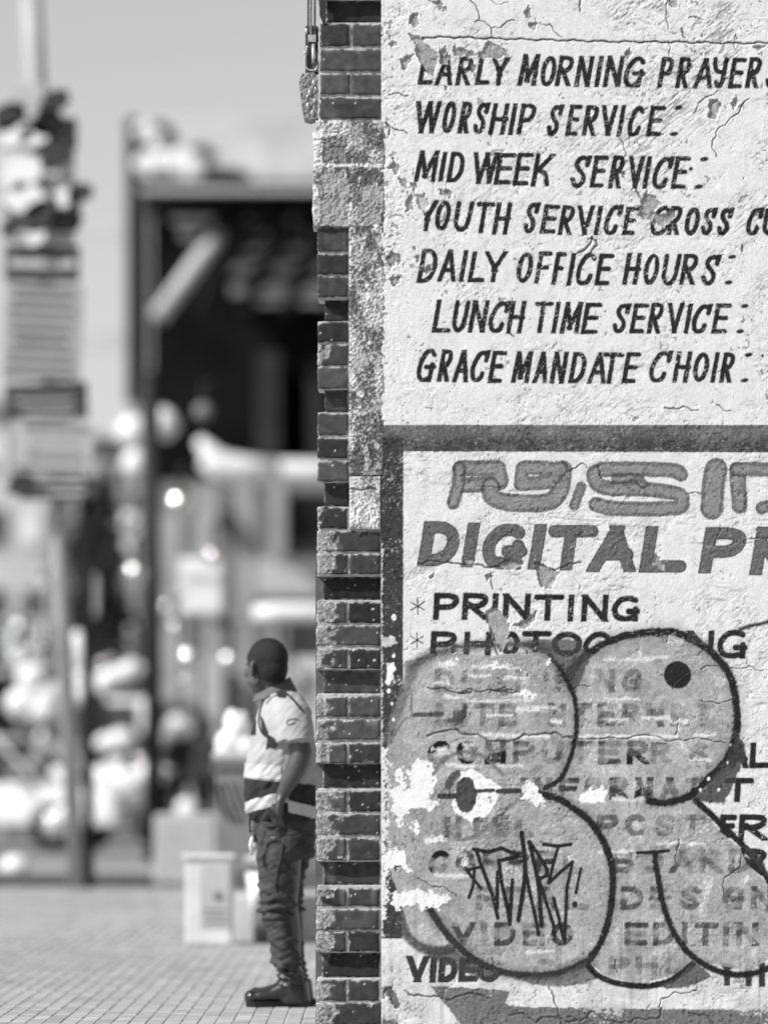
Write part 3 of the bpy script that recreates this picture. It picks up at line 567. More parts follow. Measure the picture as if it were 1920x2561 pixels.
# ----- relief
up = (V < 1062)
rough_edge = np.exp(-((U - 953) / 75) ** 2) * (.5 + .5 * sstep(330, 480, V) * sstep(760, 640, V)) * up
ang = R(-38); u1 = (U * math.cos(ang) + V * math.sin(ang)); v1 = (-U * math.sin(ang) + V * math.cos(ang))
cre = sstep(.30, .62, vnoise(u1 / 17, v1 / 4.2, 61) * .75 + .55 * fbm(U / 90, V / 90, 2, 62))
cre2 = sstep(.38, .66, vnoise(u1 / 9 + 7, v1 / 5, 63) * .8 + .4 * fbm(U / 60, V / 60, 2, 64))
hor = sstep(.42, .7, vnoise(U / 34, V / 4, 65) * .8 + .35 * fbm(U / 70, V / 70, 2, 66))
dens = np.where(up, .55 + .75 * sstep(1250, 1700, U) * sstep(1150, 150, V), .45)
zone = .15 + 1.05 * sstep(-.25, .4, fbm(U / 150, V / 130, 3, 68))
ang = R(20); u3 = (U * math.cos(ang) + V * math.sin(ang)); v3 = (-U * math.sin(ang) + V * math.cos(ang))
cre3 = sstep(.42, .68, vnoise(u3 / 22, v3 / 4, 67) * .8 + .4 * fbm(U / 50, V / 50, 2, 69))
cre, cre2, cre3, hor = cre * zone, cre2 * zone, cre3 * zone, hor * zone
H += -.0010 * cre * dens - .0007 * cre2 * dens - .0008 * cre3 * dens * .7 - np.where(up, 0, .0009) * hor
ALB *= 1 - np.clip(.34 * cre * dens + .26 * cre2 * dens + .22 * cre3 * dens + np.where(up, 0, .30) * hor, 0, .6) * sstep(.2, .5, ALB) * .75
for k_, (sc_, th_, hh_) in enumerate([(46, .12, .0011), (26, .22, .0008), (80, .2, .0012)]):
    f_ = fbm(U / sc_, V / (sc_ * .7), 4, 300 + 7 * k_) + .10 * vnoise(U / 4, V / 4, 310 + k_)
    H -= hh_ * sstep(th_, th_ + .035, f_) * np.clip(zone, 0, 1); ALB *= 1 - .28 * np.exp(-((f_ - th_ - .015) / .014) ** 2) * np.clip(zone, 0, 1) * sstep(.1, .5, ALB)
strk = sstep(.25, .75, vnoise(U / 8, V / 170, 90) + .5 * vnoise(U / 30, V / 220, 92)) * (.5 + .5 * sstep(2100, 2500, V)); ALB *= 1 - .16 * strk * sstep(1900, 2450, V) - .07 * strk
dark = sstep(.3, .12, ALB)
H += (.0016 * fbm(U / 70, V / 70, 2, 70) + .0006 * fbm(U / 22, V / 22, 2, 71) + .00028 * fbm(U / 7, V / 6, 2, 73))
H += (rough_edge * .0022 + dark * .0013 + np.where(up, .00010, .00026)) * (fbm(U / 6.5, V / 5.5, 2, 75))
pit = sstep(.55, .68, vnoise(U / 6.5, V / 6.5, 77) + .5 * vnoise(U / 30, V / 30, 78) + rough_edge * .5 - .34 + .2 * dark + .15 * (V > 2440))
H -= pit * .0016; ALB = ALB * (1 - .5 * pit * np.where(up, 1, .6))
ALB *= 1 + (.10 * dark + .02) * vnoise(U / 2.3, V / 2.3, 79)
chipw = sstep(.5, .75, vnoise(U / 7, V / 3.2, 81) + .3 * patch_n - .12 - .2 * (V > 1640) * (U > 1015) * (V < 2460)) * dark * .38
ALB = ALB * (1 - chipw) + .42 * chipw
ALB *= 1 + (.05 + .10 * (ALB < .5)) * (np.random.RandomState(1).rand(*ALB.shape).astype(np.float32) * 2 - 1)
H += ((V > 1640) & (V < 2470)) * (.00045 * fbm(U / 5, V / 5, 2, 400) + .0006 * fbm(U / 13, V / 11, 2, 402))
ALB = np.clip(ALB, .015, .86)

def sheet(name, xw, yw, zw, alb, material, parent, back=None):
    """grid sheet from 2-D arrays of world coordinates with a skirt running back to y = back"""
    ny, nx = xw.shape
    co = np.stack([xw, yw, zw], -1).reshape(-1, 3)
    idx = np.arange(ny * nx).reshape(ny, nx)
    quads = np.stack([idx[1:, :-1], idx[1:, 1:], idx[:-1, 1:], idx[:-1, :-1]], -1).reshape(-1, 4)
    al = alb.reshape(-1)
    if back is not None:
        ring = np.concatenate([idx[0, :-1], idx[:-1, -1], idx[-1, :0:-1], idx[:0:-1, 0]])
        rc = co[ring].copy(); rc[:, 1] = back; n0 = len(co); m = len(ring)
        rid = n0 + np.arange(m); nr = np.roll(ring, -1); nd = np.roll(rid, -1)
        co = np.concatenate([co, rc]); al = np.concatenate([al, al[ring] * 0 + .5])
        quads = np.concatenate([quads, np.stack([ring, nr, nd, rid], -1)])
    me = bpy.data.meshes.new(name); me.vertices.add(len(co)); me.vertices.foreach_set('co', co.astype(np.float32).ravel())
    nq = len(quads); me.loops.add(nq * 4); me.loops.foreach_set('vertex_index', quads.astype(np.int32).ravel())
    me.polygons.add(nq); me.polygons.foreach_set('loop_start', np.arange(0, nq * 4, 4, dtype=np.int32))
    me.update(calc_edges=True); me.validate()
    a = me.attributes.new('paint', 'FLOAT', 'POINT'); a.data.foreach_set('value', al.astype(np.float32))
    return link(name, me, material, parent, smooth=False)
WD = 20.0
m_wall = mat('painted_plaster', attr='paint', rough=.9, var=.04, scale=14, bump=.0006, bscale=420, fine=.2, fscale=300, spec=.05)
wall = sheet('painted_wall', X(U, WD), -.008 - H, Z(V, WD), ALB, m_wall, None)
tag(wall, 'white plastered wall with painted service notices, printing sign and grey bubble graffiti', 'wall')
wb = MB(); x0, x1 = X(953, WD), X(5140, WD)
wb.box(x0 + .002, x1, .002, .23, 0, Z(-1495, WD)).build('wall_core', mat('raw_plaster', .5, .9, .2, 5, .002, 80), wall)
# ------------------------------------------------------------------ brick pier at the wall's end
m_brick = mat('clinker_brick', attr='paint', rough=.75, var=.22, scale=38, bump=.0010, bscale=900, fine=.75, fscale=1100, spec=.08)
m_mort = mat('old_mortar', attr='paint', rough=.9, var=.25, scale=60, bump=.0015, bscale=500, fine=.2, fscale=1200)
pier = thing('brick_pier', (X(873, WD), .11, 0), 'dark brick pier with recessed courses at the left end of the painted wall', 'pier')
# (top px, bottom px, kind, left px, right px): s stretcher, h two headers, capital = recessed course
CO = [(-118, -68, 'h', 801, 957), (-59, -8, 's', 801, 957), (-1, 51, 'S', 816, 957), (61, 113, 'h', 801, 957), (124, 175, 's', 800, 957), (185, 234, 'h', 800, 957), (245, 294, 's', 800, 957),
      (304, 352, 'h', 800, 950), (363, 412, 's', 800, 950), (421, 470, 'h', 800, 950), (480, 529, 's', 800, 950),
      (570, 627, 'n', 794, 870), (636, 684, 'n', 794, 870), (692, 741, 'n', 794, 870), (750, 799, 'N', 811, 869), (806, 853, 'n', 794, 870), (863, 912, 'n', 794, 870), (919, 970, 'n', 794, 869), (975, 1026, 'N', 811, 867),
      (1035, 1086, 'n', 794, 869), (1096, 1143, 'n', 794, 868), (1154, 1202, 'n', 794, 870), (1207, 1262, 'N', 811, 870), (1270, 1320, 'n', 794, 868),
      (1330, 1377, 's', 793, 951), (1387, 1434, 'h', 793, 951), (1443, 1496, 'S', 809, 950), (1507, 1556, 'h', 792, 951), (1566, 1612, 's', 792, 950), (1624, 1671, 'h', 792, 951), (1678, 1731, 'S', 809, 949),
      (1743, 1790, 'h', 792, 950), (1801, 1848, 's', 791, 950), (1860, 1907, 'h', 791, 949), (1912, 1968, 'S', 808, 953), (1979, 2028, 'h', 791, 951), (2038, 2086, 's', 791, 949), (2099, 2150, 'h', 791, 948),
      (2157, 2210, 'S', 808, 948), (2223, 2265, 'h', 792, 948), (2276, 2324, 's', 791, 947), (2332, 2378, 'h', 791, 947), (2386, 2443, 'S', 806, 948), (2452, 2502, 'h', 791, 946), (2510, 2562, 's', 791, 955), (2570, 2622, 'h', 791, 953)]
RS = np.random.RandomState(3)
def brick(x0, x1, y0, y1, face, seed, chip=0.):
    dk_ = .7 if face > .03 else 1.  # recessed bricks coloured darker to deepen the shade in the recess
    y0 -= 1.2; y1 += 1.2
    nx = max(12, int((x1 - x0) / 3.2)); nz = max(10, int((y1 - y0) / 3.2))
    u, v = np.meshgrid(np.linspace(x0, x1, nx), np.linspace(y0, y1, nz))
    jx = RS.uniform(-1, 1); 
    du = np.minimum(u - x0, x1 - u); dv = np.minimum(v - y0, y1 - v); e = np.minimum(du, dv)
    h = -.0022 * np.exp(-e / 1.4) + .0005 * fbm(u / 5, v / 5, 2, seed % 50) + .0011 * vnoise(u / 30 + seed, v / 30, 7) + .0007 * vnoise(u / 2.5, v / 2.5, 6)
    base = RS.uniform(.026, .09)
    al = base * (1 + .25 * vnoise(u / 14 + seed * 3.1, v / 14, 8)) + .07 * sstep(.35, 1, vnoise(u / 26 + seed * 1.7, v / 60, 9)) * (RS.rand() < .45)
    # broken left edge and spalled corners
    c1 = sstep(.0, .12, chip * .9 - (u - x0) / (x1 - x0) * (1.1 if x1 - x0 < 100 else 2.2) + .35 * vnoise(u / 13 + seed, v / 11, 12) + .1)if chip > 0 else 0
    c2 = sstep(.5, .62, vnoise(u / 18 + seed * 2.3, v / 15 + seed, 13) + .8 * np.exp(-e / 4) - (.38 if y0 > 1250 else .55) - .3 * sstep(y1 - 8, y1, v))
    c = np.maximum(c1, c2 * .8)
    h = h - c * (.0045 + .0045 * fbm(u / 4.5, v / 3.5, 2, 14)) 
    al = al * (1 - c) + c * (.28 + .22 * vnoise(u / 3.5, v / 3, 15))
    sp = sstep(.90, .95, vnoise(u / 4.6 + seed, v / 4.6, 16) + (0 if y0 < 1500 else .03)); al = al * (1 - sp) + .7 * sp
    ed = np.exp(-(v - y0) / 1.6) * sstep(-.2, .5, vnoise(u / 9 + seed, v * 0, 17)); al = al * (1 - .65 * ed) + .40 * ed
    u2 = u + np.where(np.abs(u - x0) < 2, 1.9 * vnoise(v / 7, u * 0 + seed, 18), 0) + np.where(np.abs(u - x1) < 2, 1.2 * vnoise(v / 9, u * 0 + seed, 19), 0)
    v2 = v + np.where(np.abs(v - y0) < 2, 1.8 * vnoise(u / 8, v * 0 + seed, 20), 0) + np.where(np.abs(v - y1) < 2, 1.8 * vnoise(u / 8 + 4, v * 0 + seed, 22), 0)
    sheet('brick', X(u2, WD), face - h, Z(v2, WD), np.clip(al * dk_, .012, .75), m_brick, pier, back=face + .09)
k = 0
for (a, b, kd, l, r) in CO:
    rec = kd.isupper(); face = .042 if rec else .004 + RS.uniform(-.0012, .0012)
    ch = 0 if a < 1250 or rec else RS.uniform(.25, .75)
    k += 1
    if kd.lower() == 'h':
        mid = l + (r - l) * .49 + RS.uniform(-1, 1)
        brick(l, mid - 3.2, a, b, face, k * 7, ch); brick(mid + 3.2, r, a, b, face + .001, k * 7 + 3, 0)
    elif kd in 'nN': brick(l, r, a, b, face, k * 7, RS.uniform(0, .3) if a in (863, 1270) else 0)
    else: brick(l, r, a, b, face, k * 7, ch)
# mortar bed: one stepped sheet behind the bricks
v = np.arange(-120, 2632, 2.0); t = np.linspace(0, 1, 44)
T_, Vm = np.meshgrid(t, v)
left = np.full(len(v), 796.0); right = np.full(len(v), 956.0); dep = np.full(len(v), .0115)
for (a, b, kd, l, r) in CO:
    s_ = (v > a - 1) & (v < b + 1)
    right[(v > a - 10) & (v < b + 10)] = 956 if a < 1330 else 954
    if kd.isupper(): left[(v > a - 3) & (v < b + 3)] = l + 2; dep[(v > a - 3) & (v < b + 5)] = .050
left = left + np.where(v > 1330, -2, 0)
Um = left[:, None] + T_ * (right - left)[:, None] + 1.2 * vnoise(T_ * 40, Vm / 6, 24) * (T_ < .03)
ledge = .004 * np.exp(-((Vm % 59 - 30) / 20) ** 2) * 0
hm = .0022 * fbm(Um / 6, Vm / 5, 3, 25)
am = .40 + .16 * fbm(Um / 7, Vm / 7, 2, 26) - .12 * sstep(.2, .6, fbm(Um / 40, Vm / 40, 2, 27))
sheet('mortar', X(Um, WD), dep[:, None] - hm, Z(Vm, WD), np.clip(am, .1, .7), m_mort, pier, back=.22)
MB().box(X(788.5, WD), X(952, WD), .085, .23, 0, Z(1383, WD)).build('backing_course', mat('dark_brick_return', .11, .8, .3, 30, .002, 200), pier)
# rough render left on the pier: a wide collar and a long strip
m_ren = mat('weathered_render', attr='paint', rough=.92, var=.2, scale=70, bump=.0025, bscale=420, fine=.25, fscale=1300)
def render_sheet(x0, x1, y0, y1, off, seed, lft=None, dark=0.):
    u, v = np.meshgrid(np.arange(x0, x1 + 1, 1.8), np.arange(y0, y1 + 1, 1.8))
    if lft is not None:
        L = lft(v); u = L + (u - x0) / (x1 - x0) * (x1 - L)
    e = np.minimum(np.minimum(u - x0 + 3, x1 - u + 3), np.minimum(v - y0 + 2, y1 - v + 2))
    n1 = fbm(u / 5, v / 4.5, 3, seed); n2 = fbm(u / 24, v / 30, 3, seed + 3); n3 = vnoise(u / 3, v / 3, seed + 5)
    h = .006 * n1 * (.6 + .6 * sstep(-.2, .3, n2)) + .004 * n2 - .006 * np.exp(-np.maximum(e, 0) / 3)
    al = .50 + .28 * n2 + .16 * n3
    dk = sstep(.02, .25, n1 * .9 + fbm(u / 34, v / 50, 2, seed + 7) * .9 + dark + .35 * sstep(x0 + (x1 - x0) * .4, x1, u) - .18)
    al = al * (1 - dk * .82) + .05 * dk * .82
    wp = sstep(.32, .5, fbm(u / 20 + 9, v / 26, 2, seed + 9)); al = al * (1 - wp * .8) + .72 * wp * .8; h = h + wp * .0012
    return u, v, h, al
gl = lambda v: 784 + 6 * fbm(v / 28, v * 0, 3, 91) + np.where(v < 330, 4, 0)
u, v, h, al = render_sheet(785, 957, 302, 566, 0, 101, gl)
for (a, b, c_, d_, val) in [(805, 862, 345, 408, .22), (803, 868, 425, 560, .34), (900, 957, 460, 560, .33)]:
    c = sstep(-3, 3, np.minimum(np.minimum(u - a, b - u), np.minimum(v - c_, d_ - v)) + 9 * vnoise(u / 11, v / 11, 95))
    al = al * (1 - c) + c * val * (1 + .3 * vnoise(u / 2.5, v / 2.5, 96)); h = h - c * .003
for j0 in (415.,):
    c = np.exp(-((v - j0 - 2 * vnoise(u / 20, u * 0, 97)) / 3.5) ** 2); al = al * (1 - c) + .75 * c
sheet('render_collar', X(u, WD), -.012 - h, Z(v, WD), np.clip(al, .03, .8), m_ren, pier, back=.2)['label'] = 'broad collar of flaking pale render over the bricks'
u, v, h, al = render_sheet(873, 957, 562, 1190, 0, 131, None, .12)
al *= 1 - .25 * sstep(900, 1180, v)
sheet('render_strip', X(u, WD), -.0095 - h, Z(v, WD), np.clip(al, .03, .8), m_ren, pier, back=.03)['label'] = 'long strip of mottled render between bricks and painted wall'
u, v, h, al = render_sheet(874, 952, 1192, 1324, 0, 151, None, -.05)
cg = np.exp(-((v - 1224 - 4 * vnoise(u / 22, u * 0, 98)) / 3) ** 2) * (u < 945); h = h - cg * .006; al = al * (1 - .6 * cg)
sheet('render_strip', X(u, WD), -.010 - h, Z(v, WD), np.clip(al + .08, .03, .8), m_ren, pier, back=.03)
# metal fitting fixed to the side of the pier
m_rust = mat('corroded_steel', .17, .5, .6, 60, .0015, 300, metal=.5, spec=.5, fine=.3)
m_pale = mat('galvanised', .42, .4, .4, 90, .0008, 300, metal=.4, spec=.5, fine=.2)
ft = thing('pipe_fitting', (X(780, WD), .03, Z(300, WD)), 'corroded pipe and latch fixed beside the topmost bricks of the pier', 'pipe fitting')
def pp(px, py, y=.03): return (X(px, WD), y, Z(py, WD))
MB().tube([pp(777, -300), pp(777, 88)], .0052).build('pipe', m_pale, ft, True)
MB().tube([pp(787, -300), pp(787, 110)], .0042).build('pipe', m_rust, ft, True)
MB().tube([pp(771, -300, .05), pp(770, 90, .05)], .0035).build('pipe', m_rust, ft, True)
MB().box(X(770, WD), X(790, WD), .018, .045, Z(103, WD), Z(85, WD), .002).build('clamp', m_pale, ft)
MB().tube(catmull([pp(768, 112), pp(764, 135), pp(763, 160), pp(772, 172), pp(788, 172), pp(793, 160)]), .0038).build('hook', m_pale, ft, True)
MB().tube([pp(783, 108, .025), pp(784, 140, .022), pp(781, 158, .022)], [.006, .008, .002]).build('latch_tongue', m_pale, ft, True)
MB().box(X(763, WD), X(799, WD), .04, .10, Z(178, WD), Z(60, WD), .004).build('back_plate', mat('dark_plate', .06, .6, .5, 60, .002, 200, fine=.3), ft)
b = MB(); b.prism([(X(748, WD), Z(197, WD)), (X(755, WD), Z(182, WD)), (X(780, WD), Z(178, WD)), (X(798, WD), Z(185, WD)), (X(799, WD), Z(292, WD)), (X(776, WD), Z(298, WD)), (X(760, WD), Z(293, WD)), (X(753, WD), Z(250, WD))], 'y', .03, .15)
me = remesh(b, .0022, 3, 'corroded_block'); a = coords(me); nn = normals(me)
a += nn * (.0045 * fbm(a[:, 0] * 130 + a[:, 1] * 70, a[:, 2] * 110, 3, 5))[:, None]; setco(me, a)
link('corroded_block', me, mat('flaking_iron', .22, .6, .7, 90, .002, 400, fine=.3), ft, True)
b = MB()
for (px, py, r) in [(784, 205, .008), (774, 230, .009), (786, 250, .007), (770, 262, .009), (781, 280, .008), (768, 240, .006), (789, 220, .006), (793, 60, .006), (766, 75, .008), (762, 130, .005)]:
    b.ell(pp(px, py, .03), (r * .9, r, r * 1.6), nu=10, nv=7)
me = remesh(b, .0015, 1, 'scale_lumps'); tag(link('scale_lumps', me, m_pale, ft, True), kind='stuff')
# dark cloth-like flap and cable beside the top course
MB().prism([(X(800, WD), Z(-60, WD)), (X(816, WD), Z(-60, WD)), (X(815, WD), Z(58, WD)), (X(808, WD), Z(60, WD)), (X(799, WD), Z(38, WD))], 'y', .0, .012).build('hinge_strap', mat('black_iron', .02, .4, .3, 50, .001, 100, spec=.6), ft)
# ------------------------------------------------------------------ ground
m_pav = mat('concrete_pavers', attr='tone', rough=.85, var=.32, scale=3.5, bump=.002, bscale=120)
gnd = MB().box(-220, 220, -45, 420, -.5, -.16).build('ground', mat('dusty_ground', .22, .95, .2, .6, .01, 8)); tag(gnd, kind='structure')
pv = MB().box(-40, 40, -22, 25.0, -.155, -.0045).build('pavement', mat('jointing_sand', .32, .95, .3, 20)); tag(pv, kind='structure')
MB().box(-40, 40, 25.0, 25.15, -.155, .002, .001).build('kerb', mat('kerb_concrete', .36, .9, .2, 6), pv)
rs = random.Random(11)
def tone(me, val):
    a = me.attributes.new('tone', 'FLOAT', 'POINT'); a.data.foreach_set('value', np.full(len(me.vertices), val, np.float32))
pmes = []
for i in range(14):
    b = MB(); w_, l_ = .0332, .1065; zt = -.0008 * (i % 4)
    b.add([(-w_, -l_, -.05), (w_, -l_, -.05), (w_, l_, -.05), (-w_, l_, -.05), (-w_, -l_, zt - .004), (w_, -l_, zt - .004), (w_, l_, zt - .004), (-w_, l_, zt - .004),
           (-w_ + .005, -l_ + .005, zt), (w_ - .005, -l_ + .005, zt), (w_ - .005, l_ - .005, zt), (-w_ + .005, l_ - .005, zt)],
          [(0, 1, 5, 4), (1, 2, 6, 5), (2, 3, 7, 6), (3, 0, 4, 7), (4, 5, 9, 8), (5, 6, 10, 9), (6, 7, 11, 10), (7, 4, 8, 11), (8, 9, 10, 11)])
    me = b.mesh('paver'); me.materials.append(m_pav); tone(me, [.35, .32, .36, .33, .35, .38, .33, .31, .36, .34, .32, .37, .35, .29][i]); pmes.append(me)
nb = 0; rest_v = []; rest_f = []; rest_t = []
for r_ in range(-8, 106):
    y = 1.6 + r_ * .22
    d = y + 20
    for c_ in range(-66, 34):
        x = c_ * .07 + .05; yy = y + (.11 if c_ % 2 else 0)
        px = 960 + x * F / d; i = rs.randrange(14)
        if -15 < px < 800 and 22.0 < d < 26.6 and nb < 300 and r_ >= 2:
            o = bpy.data.objects.new('paver', pmes[i]); COL.objects.link(o); o.location = (x, yy, 0); o.parent = pv; nb += 1
        else:
            m_ = pmes[i]; n0 = len(rest_v); rest_v += [(v.co.x + x, v.co.y + yy, v.co.z) for v in m_.vertices]
            rest_f += [tuple(k + n0 for k in p.vertices) for p in m_.polygons]; rest_t += [m_.attributes['tone'].data[0].value * rs.uniform(.92, 1.08) * (1 + .16 * float(fbm(np.array([x * .9]), np.array([yy * .4]), 2, 240)[0]))] * len(m_.vertices)
me = bpy.data.meshes.new('pavers'); me.from_pydata(rest_v, [], rest_f); a = me.attributes.new('tone', 'FLOAT', 'POINT'); a.data.foreach_set('value', np.array(rest_t, np.float32))
tag(link('pavers', me, m_pav, pv), kind='stuff')
rd = MB().box(-90, 90, 25.152, 75, -.159, -.03).build('road', mat('worn_asphalt', .23, .9, .2, 1.2, .004, 40)); tag(rd, kind='structure')
MB().box(-90, 90, 25.152, 31.2, -.03, -.026).build('dark_tar_strip', mat('fresh_tar', .045, .8, .3, 3, .004, 40), rd)  # darker strip of road next to the kerb
MB().box(-90, 90, 33.5, 34.0, -.03, -.026).build('edge_line', mat('road_paint', .6, .8, .1, 3), rd)
fp = MB().box(-90, 90, 75, 110, -.159, -.0).build('far_pavement', mat('pale_concrete', .34, .9, .15, .8, .004, 20)); tag(fp, kind='structure')

# ------------------------------------------------------------------ the man behind the pier
DM = 23.0
skin = mat('dark_skin', .07, .42, .15, 14, .0006, 250, spec=.6); hairm = mat('short_black_hair', .014, .6, .5, 160, .004, 420, spec=.3)
def Q(px, py, yo=0.): return Vector((X(px, DM), DM - 20 + yo, Z(py, DM)))
def sec(py, l, r, b, yo=0.): return (X((l + r) / 2, DM), DM - 20 + yo, Z(py, DM), (r - l) / 2 * DM / F, b)
man = thing('person', (X(712, DM), DM - 20, 0), 'man in reflective work shirt standing with his hand in his trouser pocket beside the pier', 'person')
def person_head(mb_list, c, s=1.0, yaw=0., tilt=0.):
    """skull, jaw, nose, lips, ears as shapes to be fused; local +X is where the face looks"""
    M = Matrix.Rotation(yaw, 3, 'Z') @ Matrix.Rotation(tilt, 3, 'Y')
    def e(p, r): mb_list.ell(Vector(c) + M @ (Vector(p) * s), (r[0] * s, r[1] * s, r[2] * s), M, 24, 16)
    e((-.012, 0, .035), (.098, .078, .092)); e((.02, 0, -.01), (.078, .070, .095)); e((.045, 0, -.062), (.045, .048, .040)); e((.072, 0, -.088), (.020, .022, .018))
    e((.055, 0, .052), (.045, .055, .040)); e((.083, 0, .022), (.018, .050, .010)); e((.100, 0, -.008), (.012, .010, .026)); e((.110, 0, -.024), (.014, .014, .010))
    e((.103, .011, -.030), (.009, .008, .007)); e((.103, -.011, -.030), (.009, .008, .007)); e((.094, 0, -.050), (.011, .024, .007)); e((.092, 0, -.061), (.011, .021, .007))
    for g_ in (-1, 1):
        e((.062, .040 * g_, -.018), (.030, .026, .024)); e((.02, .058 * g_, -.055), (.042, .014, .026))
        e((-.002, .078 * g_, -.006), (.016, .008, .029)); e((-.016, .090 * g_, .004), (.010, .008, .026)); e((-.008, .084 * g_, .022), (.014, .008, .008)); e((-.004, .083 * g_, -.030), (.009, .008, .011))
    return M
HC = Q(665, 1671, .03); YAW = R(180 - 50)
b = MB(); MH = person_head(b, HC, 1.0, YAW, R(3))
b.tube([Q(672, 1690, .04), Q(686, 1730, .05), Q(700, 1775, .05)], [(.062, .060), (.066, .064), (.085, .08)], 20)
b.loft([sec(1745, 668, 760, .10, .02), sec(1790, 655, 775, .15), sec(1900, 640, 780, .15), sec(2000, 640, 782, .14), sec(2060, 650, 784, .14), sec(2120, 655, 776, .14)])
for s_, yo in ((1, -.09), (2, .12)):
    b.tube([Q(705 + 6 * s_, 2090, yo), Q(700 + 12 * s_, 2260, yo), Q(716 + 6 * s_, 2330, yo), Q(724 + 8 * s_, 2480, yo)], [.085, .058, .055, .04], 16)
# left arm, nearest the camera
b.tube([Q(724, 1775, -.13), Q(742, 1830, -.185), Q(757, 1884, -.205), Q(748, 1908, -.205)], [.06, .052, .047, .044], 20)
b.tube([Q(757, 1880, -.205), Q(745, 1915, -.20), Q(725, 1955, -.19), Q(706, 1990, -.175)], [.045, .047, .038, .028], 20)
b.tube([Q(708, 1985, -.175), Q(702, 2000, -.175), Q(699, 2020, -.17), Q(700, 2035, -.165)], [(.030, .022), (.040, .022), (.043, .022), (.040, .020)], 20)
# five fingers of the left hand, curling into the pocket
for (x0, y0, x1, y1, x2, y2, r_, yo) in [(684, 2026, 684, 2046, 690, 2062, .0098, -.168), (694, 2032, 695, 2054, 702, 2070, .0105, -.170), (704, 2034, 706, 2054, 712, 2068, .0105, -.168), (713, 2030, 717, 2044, 722, 2054, .0092, -.165)]:
    b.tube([Q((x0 + 700) / 2, 2014, yo), Q(x0, y0, yo), Q(x1, y1, yo + .004), Q(x2, y2, yo + .02)], [r_ * 1.05, r_, r_ * .95, r_ * .75], 10)
b.tube([Q(700, 1996, -.19), Q(687, 2012, -.195), Q(682, 2032, -.19), Q(683, 2044, -.182)], [.013, .013, .011, .008], 10)
# right arm on the far side, hand at the belt
b.tube([Q(700, 1775, .17), Q(708, 1850, .20), Q(712, 1890, .20), Q(690, 1960, .17), Q(655, 2045, .12)], [.06, .05, .045, .036, .026], 16)
b.tube([Q(657, 2040, .12), Q(648, 2066, .10), Q(643, 2082, .09)], [(.03, .02), (.038, .02), (.034, .018)], 14)
for k, (x1, y1) in enumerate([(634, 2104), (638, 2108), (643, 2110), (648, 2106)]):
    b.tube([Q(646, 2076, .085), Q(x1 + 3, y1 - 14, .07 + .018 * k), Q(x1, y1, .07 + .018 * k)], [.01, .0095, .008], 10)
b.tube([Q(650, 2064, .08), Q(638, 2078, .06), Q(634, 2092, .055)], [.012, .011, .009], 10)
me = remesh(b, .0055, 3, 'body'); body = link('body', me, skin, man, True)
for g_ in (-1, 1):
    MB().ell(HC + MH @ Vector((.080, .030 * g_, .006)), (.012, .012, .012)).build('eye', mat('eye_white', .5, .2, 0, 1, spec=.6), man, True)
# hair: the scalp part of the head lifted a little
b = MB(); 
def he(p, r): b.ell(HC + MH @ Vector(p), r, MH, 32, 22)
he((-.014, 0, .038), (.101, .081, .094)); he((-.04, 0, .0), (.073, .070, .085))
hm_ = remesh(b, .004, 2, 'hair')
bm = bmesh.new(); bm.from_mesh(hm_)
bmesh.ops.bisect_plane(bm, geom=bm.verts[:] + bm.edges[:] + bm.faces[:], plane_co=HC + MH @ Vector((.058, 0, .045)), plane_no=MH @ Vector((-.8, 0, .42)), clear_inner=True)
bmesh.ops.bisect_plane(bm, geom=bm.verts[:] + bm.edges[:] + bm.faces[:], plane_co=HC + MH @ Vector((-.02, 0, -.045)), plane_no=MH @ Vector((-.35, 0, 1)), clear_inner=True)
bm.to_mesh(hm_); bm.free(); a = coords(hm_); a += normals(hm_) * (.0012 * vnoise(a[:, 0] * 300 + a[:, 1] * 200, a[:, 2] * 300, 4))[:, None]; setco(hm_, a)
link('hair', hm_, hairm, man, True)
# shirt: torso and both sleeves
m_shirt = mat('pale_work_shirt', .40, .75, .08, 12, .0008, 500, spec=.2, fine=.05, fscale=1600)
m_navy = mat('dark_shirt_panel', .032, .8, .3, 30, .001, 500, fine=.3, fscale=1400)
m_refl = mat('reflective_tape', .52, .35, .06, 40, .0006, 300, spec=.6)
b = MB()
b.loft([sec(1722, 684, 726, .055, .05), sec(1738, 668, 742, .10, .03), sec(1752, 656, 758, .16, .02), sec(1775, 645, 772, .195), sec(1800, 638, 782, .205), sec(1850, 626, 790, .20), sec(1900, 616, 796, .19), sec(1950, 611, 797, .182), sec(2000, 613, 796, .178), sec(2036, 620, 794, .172), sec(2052, 632, 790, .165)], 36, 2.15)
b.tube([Q(716, 1762, -.10), Q(733, 1790, -.165), Q(739, 1830, -.20), Q(739, 1862, -.215)], [(.085, .07), (.088, .075), (.084, .075), (.080, .073)], 26)
b.tube([Q(700, 1762, .12), Q(704, 1800, .19), Q(708, 1850, .215)], [.08, .082, .074], 20)
sm = remesh(b, .006, 4, 'shirt'); a = coords(sm); n_ = normals(sm)
zz = 1910 - (a[:, 2] - CAMH) * F / DM; xx = 960 + a[:, 0] * F / DM
wr = .006 * vnoise((xx + zz * .9) / 15, (xx - zz) / 48, 201) + .003 * vnoise((xx + zz) / 8, (xx - zz) / 30, 202)
low = sstep(1800, 1880, zz); a += n_ * (wr * (.35 + .65 * low))[:, None]; setco(sm, a)
armc = Q(739, 1866, -.215); arma = (Q(739, 1862, -.215) - Q(733, 1790, -.165)).normalized()
shirt = link('shirt', sm, m_shirt, man, True)
def band(name, z0, z1, tilt, off, material, me=sm, extra=()):
    n_up = Vector((tilt, 0, 1)).normalized()
    p = patch(me, [(Q(612, z1), n_up), (Q(612, z0), -n_up)] + list(extra), off, name=name)
    return link(name, p, material, man, True)
torso_only = [(Q(712, 1900, -.262), Vector((0, 1, 0)))]
